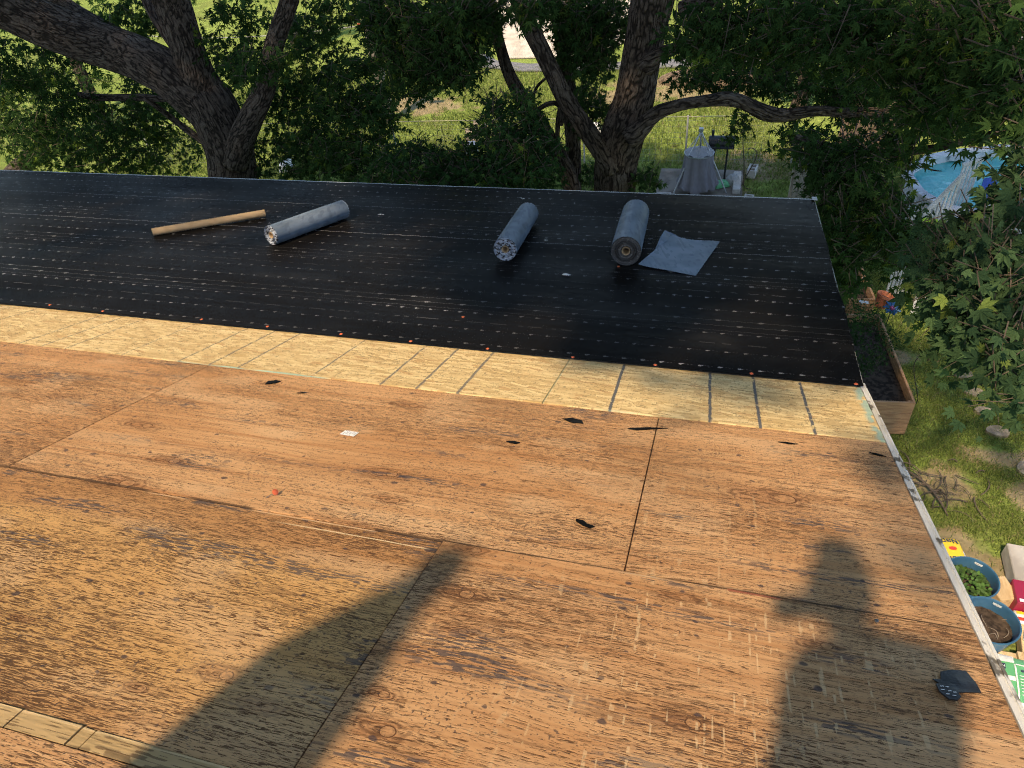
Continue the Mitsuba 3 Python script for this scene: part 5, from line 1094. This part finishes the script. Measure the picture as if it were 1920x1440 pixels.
p = smooth_path(np.array([(-.55, 15.8, .3, .012), (-.7, 15.6, .1, .012), (-.9, 15.4, .08, .012), (-1.1, 15.2, .08, .012)]), 12); add('hanging_cord', tube(p[:, :3], p[:, 3], 6), 'black_plastic', tp)
gr = thing('grill', 'small black barrel grill on thin legs behind the draped stand', 'grill')
body = tube(np.array([[-.36, 16.6, .93], [.22, 16.6, .93]]), .15, 20); add('barrel', body, 'black_metal', gr, smooth=40); add('shelf', box(-.33, .19, 16.36, 16.46, .88, .90, .004), 'black_metal', gr)
for q in ((-.2, 16.5), (.08, 16.5), (-.2, 16.72), (.08, 16.72)): add('leg', tube(np.array([[q[0], q[1], .9], [q[0] * 1.15 - .02, q[1], .07]]), .022, 8), 'black_metal', gr)
add('chimney_stub', tube(np.array([[-.28, 16.65, 1.05], [-.28, 16.65, 1.2]]), .03, 10), 'black_metal', gr)
bg, hz = pillow(.34, .24, .12, seed=21, wr=.07); one('green_bag', moved(bg, (.02, 16.15, .075), rz=25), 'bag_green', 'crumpled green plastic bag on the slab by the grill', 'bag', smooth=True)
bg, hz = pillow(.30, .28, .2, seed=22, wr=.09); one('grey_bag', moved(bg, (.26, 16.3, .075), rz=60), 'wire_grey', 'crumpled grey plastic bag right of the green one', 'bag', smooth=True)
def cinder(x, y, z, rz, label):
    from shapely.geometry import box as sb
    pz = sb(-.2, -.1, .2, .1).difference(sb(-.165, -.065, -.015, .065)).difference(sb(.015, -.065, .165, .065)); m = trimesh.creation.extrude_polygon(pz, .19, engine='earcut'); one('cinder_block', moved(m, (x, y, z), rz=rz), 'concrete', label, 'concrete block')
cinder(.70, 16.95, 0, 80, 'hollow concrete block on the grass beyond the hooks'); cinder(.62, 15.35, 0, 80, 'hollow concrete block at the slab corner by the eave'); cinder(-1.25, 15.25, .07, 5, 'hollow concrete block at the left corner of the slab')
one('curb_block', box(.28, .45, 15.75, 16.7, .07, .2, .01), 'concrete', 'long concrete curb block on the right of the slab', 'concrete block')
for (pth, lb) in (([(.48, 16.2, 0), (.44, 16.2, .8), (.36, 16.2, 1.5), (.30, 16.2, 1.75), (.22, 16.2, 1.78), (.18, 16.2, 1.68)], 'tall thin bent metal garden hook by the slab'), ([(.70, 16.2, 0), (.70, 16.2, .7), (.66, 16.2, .95), (.56, 16.2, .98), (.52, 16.2, .88)], 'short curved metal garden hook right of the tall hook')):
    p = smooth_path(np.column_stack([np.array(pth), np.full(len(pth), .011)]), 30); one('garden_hook', tube(p[:, :3], p[:, 3], 8), 'twig', lb, 'hook', smooth=True)
df = thing('board_fence', 'dark grey weathered board fence end by the roof corner', 'fence')
for i in range(5):
    a = np.array([1.46, 14.3]) + i * np.array([.10, -.16]); m = box(-.012, .012, -.088, .088, 0, 1.72 - .02 * (i % 3), .003); add('board', moved(m, (a[0], a[1], 0), rz=32), 'old_wood', df)
for z in (.4, 1.3): add('rail', moved(box(-.03, .03, -.45, .45, z, z + .08), (1.70, 14.01, 0), rz=32), 'old_wood', df)
add('post', box(1.36, 1.45, 14.36, 14.45, 0, 1.8, .005), 'old_wood', df)
wf = thing('wood_fence', 'brown wooden fence panel under the bare limb at right', 'fence')
for i in range(9): m = box(0, .125, 0, .02, .05, 1.5 + .02 * (i % 2), .003); add('board', moved(m, (2.72 + i * .133, 18.45 + .004 * (i % 3), 0)), 'fence_brown', wf)
for z in (.35, 1.25): add('rail', box(2.7, 3.95, 18.475, 18.52, z, z + .09), 'fence_brown', wf)
for x in (2.66, 3.95): add('post', box(x, x + .09, 18.43, 18.52, 0, 1.62, .004), 'fence_brown', wf)
wr = thing('wire_fence', 'low wire fence with a pale top rail crossing the lawn', 'fence')
pa, pb = np.array([-16, 16.4]), np.array([1.6, 17.65])
add('top_rail', tube(np.array([[*pa, 1.2], [*(pa * .5 + pb * .5), 1.19], [*pb, 1.19], [*pb, 1.2]]), .010, 8), 'dull_rail', wr)
for i in range(8):
    q = pa + (pb - pa) * (i / 7); add('post', tube(np.array([[*q, 0], [*q, 1.22]]), .022, 8), 'wire_grey', wr)
ws = []
for i in range(120): q = pa + (pb - pa) * (i / 119); ws.append(((*q, 0.02), (*q, 1.19)))
for z in np.linspace(.1, 1.1, 8):
    for i in range(12): q, q2 = pa + (pb - pa) * (i / 12), pa + (pb - pa) * ((i + 1) / 12); ws.append(((*q, z), (*q2, z)))
add('wires', thin_bars(ws, .0022), 'wire_grey', wr, kind='stuff')
sw = thing('wooden_frame', 'low rough wooden frame on the lawn beyond the shrub', 'frame')
for a, b in (((-6.95, 18.3, .42), (-5.95, 18.1, .40)), ((-6.95, 18.3, .2), (-5.95, 18.1, .2)), ((-6.9, 18.9, .4), (-5.95, 18.7, .4))): add('bar', tube(np.array([a, b]), .035, 6), 'old_wood', sw)
for q in ((-6.9, 18.3), (-6.0, 18.12), (-6.85, 18.9), (-6.0, 18.7)): add('leg', box(q[0] - .035, q[0] + .035, q[1] - .035, q[1] + .035, 0, .48), 'old_wood', sw)
bg, hz = pillow(.42, .4, .22, seed=31, wr=.1); one('blue_tarp', moved(bg, (-6.75, 18.0, 0), rz=20), mat('tarp_blue', (.16, .22, .34), .6), 'crumpled blue grey tarp against the wooden frame', 'tarp', smooth=True)
bg, hz = pillow(.5, .35, .22, seed=33, wr=.1); one('white_bag', moved(bg, (-3.6, 19.5, 0), rz=10), 'white_plastic', 'crumpled white bag on the lawn between the leaning stems', 'bag', smooth=True)
bg, hz = pillow(.3, .5, .3, seed=34, wr=.1); one('white_tarp', moved(bg, (-11.7, 16.5, 0), rz=10), 'white_plastic', 'crumpled white sheet glimpsed between leaves right of the left trunk', 'tarp', smooth=True)
up = thing('utility_pole', 'grey wooden utility pole glimpsed between the two trees', 'pole')
add('shaft', tube(np.array([[-10.06, 20.05, -.1], [-10.08, 20, 3], [-10.2, 19.9, 9.5]]), np.array([.19, .175, .14]), 16), 'pole_wood', up, smooth=40)
add('ground_wire', tube(np.array([[-9.93, 19.87, 0], [-9.95, 19.83, 3], [-10.07, 19.75, 9]]), .008, 5), 'black_plastic', up)
add('marker_tag', box(-10.33, -10.24, 19.80, 19.83, 2.65, 2.85), 'orange_cap', up)
cbx = thing('cable', 'grey overhead cable running left from the pole to the branches', 'cable')
q = np.linspace(0, 1, 20); add('strand', tube(np.column_stack([-10.0 - 9 * q, 19.85 - 1.0 * q, 2.80 - .45 * np.sin(q * 3.14) * .6 + .3 * q]), .014, 6), 'wire_grey', cbx)
add('strand', tube(np.column_stack([-10.0 + 12 * q, 19.85 + 6 * q, 2.86 - .3 * np.sin(q * 3.14) + .5 * q]), .010, 6), 'wire_grey', cbx)
sc_ = thing('splice_case', 'black cable splice case hanging right of the utility pole', 'cable box')
add('case', tube(np.array([[-9.84, 19.9, 2.72], [-9.78, 19.9, 2.72], [-9.40, 20.0, 2.70], [-9.34, 20.0, 2.70]]), np.array([.06, .095, .095, .06]), 16), 'black_plastic', sc_, smooth=40)
for x in (-9.74, -9.44): add('strap', tube(np.array([[x, 19.92, 2.70], [x, 19.92, 2.86]]), .012, 6), 'wire_grey', sc_)
md = trimesh.creation.icosphere(3, 1.0); md.vertices *= [1.6, .7, .35]; md.vertices *= (1 + .25 * (meshkit.fbm(md.vertices * 2, 3)[:, None] - .5)); md.apply_translation([-.6, 23.6, .0]); one('mulch_pile', md, 'mulch', 'low brown mulch pile on the far lawn right of the trunk', 'pile', smooth=True)
# hedge and trees closing the far view
def far_tree(x, y, h, r, label, seed):
    rr = np.random.default_rng(seed); t = thing('background_tree', label, 'tree')
    s = smooth_path(np.array([(x, y, -.1, .22), (x + .1, y, h * .35, .18), (x - .1, y, h * .7, .08)]), 12); m, uv = tube(s[:, :3], s[:, 3], 12, want_uv=True); add('trunk', m, 'bark', t, smooth=True, uv=uv)
    bl = [(x + rr.normal() * r * .5, y + rr.normal() * r * .4, h * rr.uniform(.35, 1), r * .5, r * .42, 26) for i in range(9)]
    sp_ = sprays(rr, bl, size=.34, per=8, depth=r * .4); m, col = place_leaves(*sp_[:4], rr, sp_[4]); add('crown', m, 'leaf_mat', t, color=col, kind='stuff')
far_tree(5.6, 22.5, 5, 2.2, 'dense dark tree beyond the wooden fence', 3); far_tree(1.8, 21.0, 4.2, 1.6, 'small dark tree left of the wooden fence', 4); far_tree(-20, 19, 6, 2.4, 'leafy tree at the far left behind the limb', 5); far_tree(-17, 27, 7, 3, 'broad sunny tree beyond the lane at far left', 6); far_tree(8.5, 19, 6, 2.5, 'tall dark tree behind the pool', 7); far_tree(4.2, 28, 7, 2.8, 'tall tree beyond the lane at right', 8)

# ================================================================== THE PHOTOGRAPHER (behind the camera; throws the right-hand shadow)
from manifold3d import Manifold, Mesh, OpType
def sph(c, r): return Manifold.sphere(r, 20).translate([float(a) for a in c])
def bone(a, b, ra, rb): return Manifold.batch_hull([sph(a, ra), sph(b, rb)])
def soft(parts, edge=.02, it=12):
    m = Manifold.batch_boolean(parts, OpType.Add).refine_to_length(edge); me = m.to_mesh()
    t = trimesh.Trimesh(me.vert_properties[:, :3], me.tri_verts, process=True); trimesh.smoothing.filter_taubin(t, iterations=it); return t
per = thing('person', 'person in cap, blue shirt and jeans holding up a phone to take the picture', 'person')
zr = lambda y: CAM_Z - (y + .459) / cP * sP - 1.342 * cP
AN = {s: np.array([.18 + s * .13, -.36, zr(-.36) + .09]) for s in (-1, 1)}
KN = {s: np.array([.18 + s * .115, -.28, 6.99]) for s in (-1, 1)}
HP = {s: np.array([.18 + s * .085, -.31, 7.40]) for s in (-1, 1)}
SHO = {s: np.array([.19 + s * .13, -.265, 7.93 + s * .05]) for s in (-1, 1)}
R_c = np.array([[.962, .104, -.253], [.259, -.647, .717], [-.089, -.755, -.649]])
cw = lambda x, y, z: np.array([0, 0, CAM_Z]) + R_c @ np.array([x, y, z])
WR = {1: cw(.145, .08, -.055), -1: np.array([.055, -.19, 7.45])}
EL = {1: np.array([.345, -.17, 7.70]), -1: np.array([.035, -.30, 7.64])}
neck, head = np.array([.125, -.225, 8.02]), np.array([.09, -.165, 8.165])
torso = [Manifold.batch_hull([sph((.18 + s * .085, -.30, 7.42), .115) for s in (-1, 1)] + [sph((.18 + s * .07, -.29, 7.60), .105) for s in (-1, 1)]),
         Manifold.batch_hull([sph((.18 + s * .07, -.29, 7.60), .105) for s in (-1, 1)] + [sph((.18 + s * .09, -.28, 7.82), .105) for s in (-1, 1)]),
         Manifold.batch_hull([sph((.18 + s * .09, -.28, 7.82), .105) for s in (-1, 1)] + [sph(SHO[s], .06) for s in (-1, 1)] + [sph((.16, -.25, 8.0), .06)])]
def arm(s, g=0.0): return [bone(SHO[s], EL[s], .058 + g, .045 + g)]
def fore(s): return [bone(EL[s], WR[s], .042, .028)]
def loose_hand(w, d, n, t):
    """A relaxed hand: wrist w, fingers along d, palm facing n, thumb on side t."""
    d, n, t = (np.array(q, float) / np.linalg.norm(q) for q in (d, n, t)); o = []
    kn = [w + d * (.086 - .004 * abs(i - 1)) + t * (.030 - .020 * i) for i in range(4)]; palm = w + d * .045
    o.append(Manifold.batch_hull([sph(w, .025)] + [sph(k_, .0115) for k_ in kn] + [sph(palm + t * .02, .016)]))
    for i, k_ in enumerate(kn):
        L = (.038, .043, .040, .031)[i]; e = t * (.10 - .07 * i); a = k_ + (d + e + n * .25) * L; b = a + (d + e + n * .7) * L * .62; c = b + (d + n * 1.1) * L * .45
        o += [bone(k_, a, .0095, .0088), bone(a, b, .0088, .008), bone(b, c, .008, .007)]
    a = w + d * .045 + t * .045 + n * .010; b = a + d * .030 + t * .012 + n * .012; o += [bone(w + d * .02 + t * .016, a, .014, .0115), bone(a, b, .011, .0095), bone(b, b + d * .022 + n * .008, .0095, .008)]
    return o
def hand(s):
    o = []; x0 = .128 if s > 0 else -.055
    palm = cw(x0 + s * .012, .045, -.032); kn = [cw(x0 + s * .006, .052 - .021 * i, -.026) for i in range(4)]
    o.append(Manifold.batch_hull([sph(WR[s], .026)] + [sph(k_, .012) for k_ in kn] + [sph(palm, .016)]))
    for i, k_ in enumerate(kn):                       # fingers across the back of the phone
        L = (.036, .042, .040, .032)[i]; y = .056 - .021 * i
        a, b, c = cw(x0 - s * L * .45, y - .002, -.027), cw(x0 - s * L * .9, y - .003, -.024), cw(x0 - s * L * 1.25, y - .004, -.021)
        o += [bone(k_, a, .0095, .009), bone(a, b, .009, .0082), bone(b, c, .0082, .0072)]
    a, b, c = cw(x0 + s * .014, .074, -.026), cw(x0 + s * .004, .074, -.012), cw(x0 - s * .018, .066, -.0225)
    o += [bone(palm, a, .014, .011), bone(a, cw(x0 - s * .006, .074, -.030), .0105, .009), bone(cw(x0 - s * .006, .074, -.030), cw(x0 - s * .03, .068, -.030), .009, .0075)]
    return o
legs = []
for s in (-1, 1): legs += [bone(HP[s], KN[s], .085, .056), bone(KN[s], AN[s], .054, .040)]
hd = [Manifold.batch_hull([sph(head + [0, -.02, .03], .088), sph(head + [0, .015, .02], .078), sph(head + [0, .035, -.065], .045)]), bone(neck, head + [0, -.01, -.06], .054, .052),
      bone(head + [0, .085, .015], head + [0, .105, -.022], .010, .015)] + [Manifold.batch_hull([sph(head + [s * .086, -.01, .02], .014), sph(head + [s * .084, -.005, -.025], .010), sph(head + [s * .094, -.022, .012], .010)]) for s in (-1, 1)]
mat('skin', (.50, .31, .22), .55); mat('shirt_blue', (.10, .16, .26), .85); mat('denim', (.07, .10, .17), .85); mat('cap_dark', (.08, .08, .09), .8); mat('hair_brown', (.07, .045, .03), .7); mat('shoe_brown', (.16, .10, .06), .7); mat('eye_white', (.8, .8, .78), .3); mat('lip', (.42, .18, .15), .5)
body = soft(torso + arm(-1) + arm(1) + fore(-1) + fore(1) + legs + hd, .014, 10)
hands = [soft((hand(s) if s > 0 else loose_hand(WR[s], (.15, .35, -.9), (.8, .3, .2), (.1, .9, .3))) + [bone(EL[s] * .25 + WR[s] * .75, WR[s], .031, .027)], .004, 8) for s in (-1, 1)]
add('body', body, 'skin', per, smooth=True)
for hm in hands: add('hand', hm, 'skin', per, smooth=True)
tg = lambda parts_, g: parts_
shirt = soft([Manifold.batch_hull([sph((.18 + s * .09, -.30, 7.36), .128) for s in (-1, 1)] + [sph((.18 + s * .075, -.29, 7.60), .118) for s in (-1, 1)]), Manifold.batch_hull([sph((.18 + s * .075, -.29, 7.60), .118) for s in (-1, 1)] + [sph((.18 + s * .09, -.28, 7.82), .118) for s in (-1, 1)]),
    Manifold.batch_hull([sph((.18 + s * .09, -.28, 7.82), .118) for s in (-1, 1)] + [sph(SHO[s], .073) for s in (-1, 1)] + [sph((.16, -.25, 7.99), .068)])] + [bone(SHO[s], SHO[s] * .3 + EL[s] * .7, .074, .064) for s in (-1, 1)], .02, 8)
shirt.vertices += .012 * (meshkit.fbm(shirt.vertices * [14, 14, 7], 3)[:, None] - .5) * shirt.vertex_normals; add('shirt', shirt, 'shirt_blue', per, smooth=True)
tr_ = soft([Manifold.batch_hull([sph((.18 + s * .09, -.305, 7.40), .122) for s in (-1, 1)])] + sum([[bone(HP[s], KN[s], .100, .072), bone(KN[s], AN[s] + [0, 0, .02], .071, .062)] for s in (-1, 1)], []), .02, 8)
tr_.vertices += .012 * (meshkit.fbm(tr_.vertices * [10, 10, 14], 3)[:, None] - .5) * tr_.vertex_normals; add('trousers', tr_, 'denim', per, smooth=True)
for s in (-1, 1):
    x = AN[s][0]; sl = math.tan(SP)
    pts = [(x + a, AN[s][1] + b, zr(AN[s][1] + b) + c) for a in (-.045, .045) for b, c in ((-.09, .004), (.17, .004), (-.08, .085), (.02, .085), (.15, .045))]
    sm = soft([Manifold.batch_hull([sph(np.array(q) + [0, 0, .012], .012) for q in pts])], .02, 6); add('shoe', sm, 'shoe_brown', per, smooth=True)
cap = soft([Manifold.batch_hull([sph(head + [0, -.02, .045], .098), sph(head + [0, .01, .055], .088)]) - Manifold.cube([1, 1, 1], True).translate([float(head[0]), float(head[1]), float(head[2] - .46)])], .012, 6)
add('cap', cap, 'cap_dark', per, smooth=True)
add('cap_brim', soft([Manifold.batch_hull([sph(head + [s * .07, .07, .050], .006) for s in (-1, 1)] + [sph(head + [s * .05, .155, .036], .006) for s in (-1, 1)])], .012, 6), 'cap_dark', per, smooth=True)
hr_ = soft([Manifold.batch_hull([sph(head + [s * .02, -.035, -.005], .084) for s in (-1, 1)]) - Manifold.cube([.6, .6, .6], True).translate([float(head[0]), float(head[1] + .315), float(head[2])])], .012, 5); add('hair', hr_, 'hair_brown', per, smooth=True)
for s in (-1, 1):
    e = trimesh.creation.icosphere(2, .0125); e.apply_translation(head + [s * .032, .076, .016]); add('eye', e, 'eye_white', per, smooth=True)
    e = trimesh.creation.icosphere(2, .006); e.apply_translation(head + [s * .032, .0855, .014]); add('iris', e, 'black_plastic', per, smooth=True)
    add('eyebrow', tube(np.array([head + [s * .016, .088, .037], head + [s * .046, .080, .038]]), .004, 6), 'hair_brown', per)
add('mouth', tube(np.array([head + [-.022, .078, -.058], head + [0, .086, -.060], head + [.022, .078, -.058]]), .006, 8), 'lip', per, smooth=True)
ph = thing('phone', 'black phone held level in the raised right hand of the person', 'phone')
C8 = [cw(x, y, z) for x in (-.045, .115) for y in (-.018, .060) for z in (-.0155, -.0065)]
add('case', trimesh.convex.convex_hull(np.array(C8)), 'black_plastic', ph)
ls = lathe([(0, 0), (.008, 0), (.008, .003), (0, .003)], 20); M = np.eye(4); M[:3, :3] = R_c; M[:3, 3] = cw(0, 0, -.0068); ls.apply_transform(M); add('lens_ring', ls, 'steel', ph)
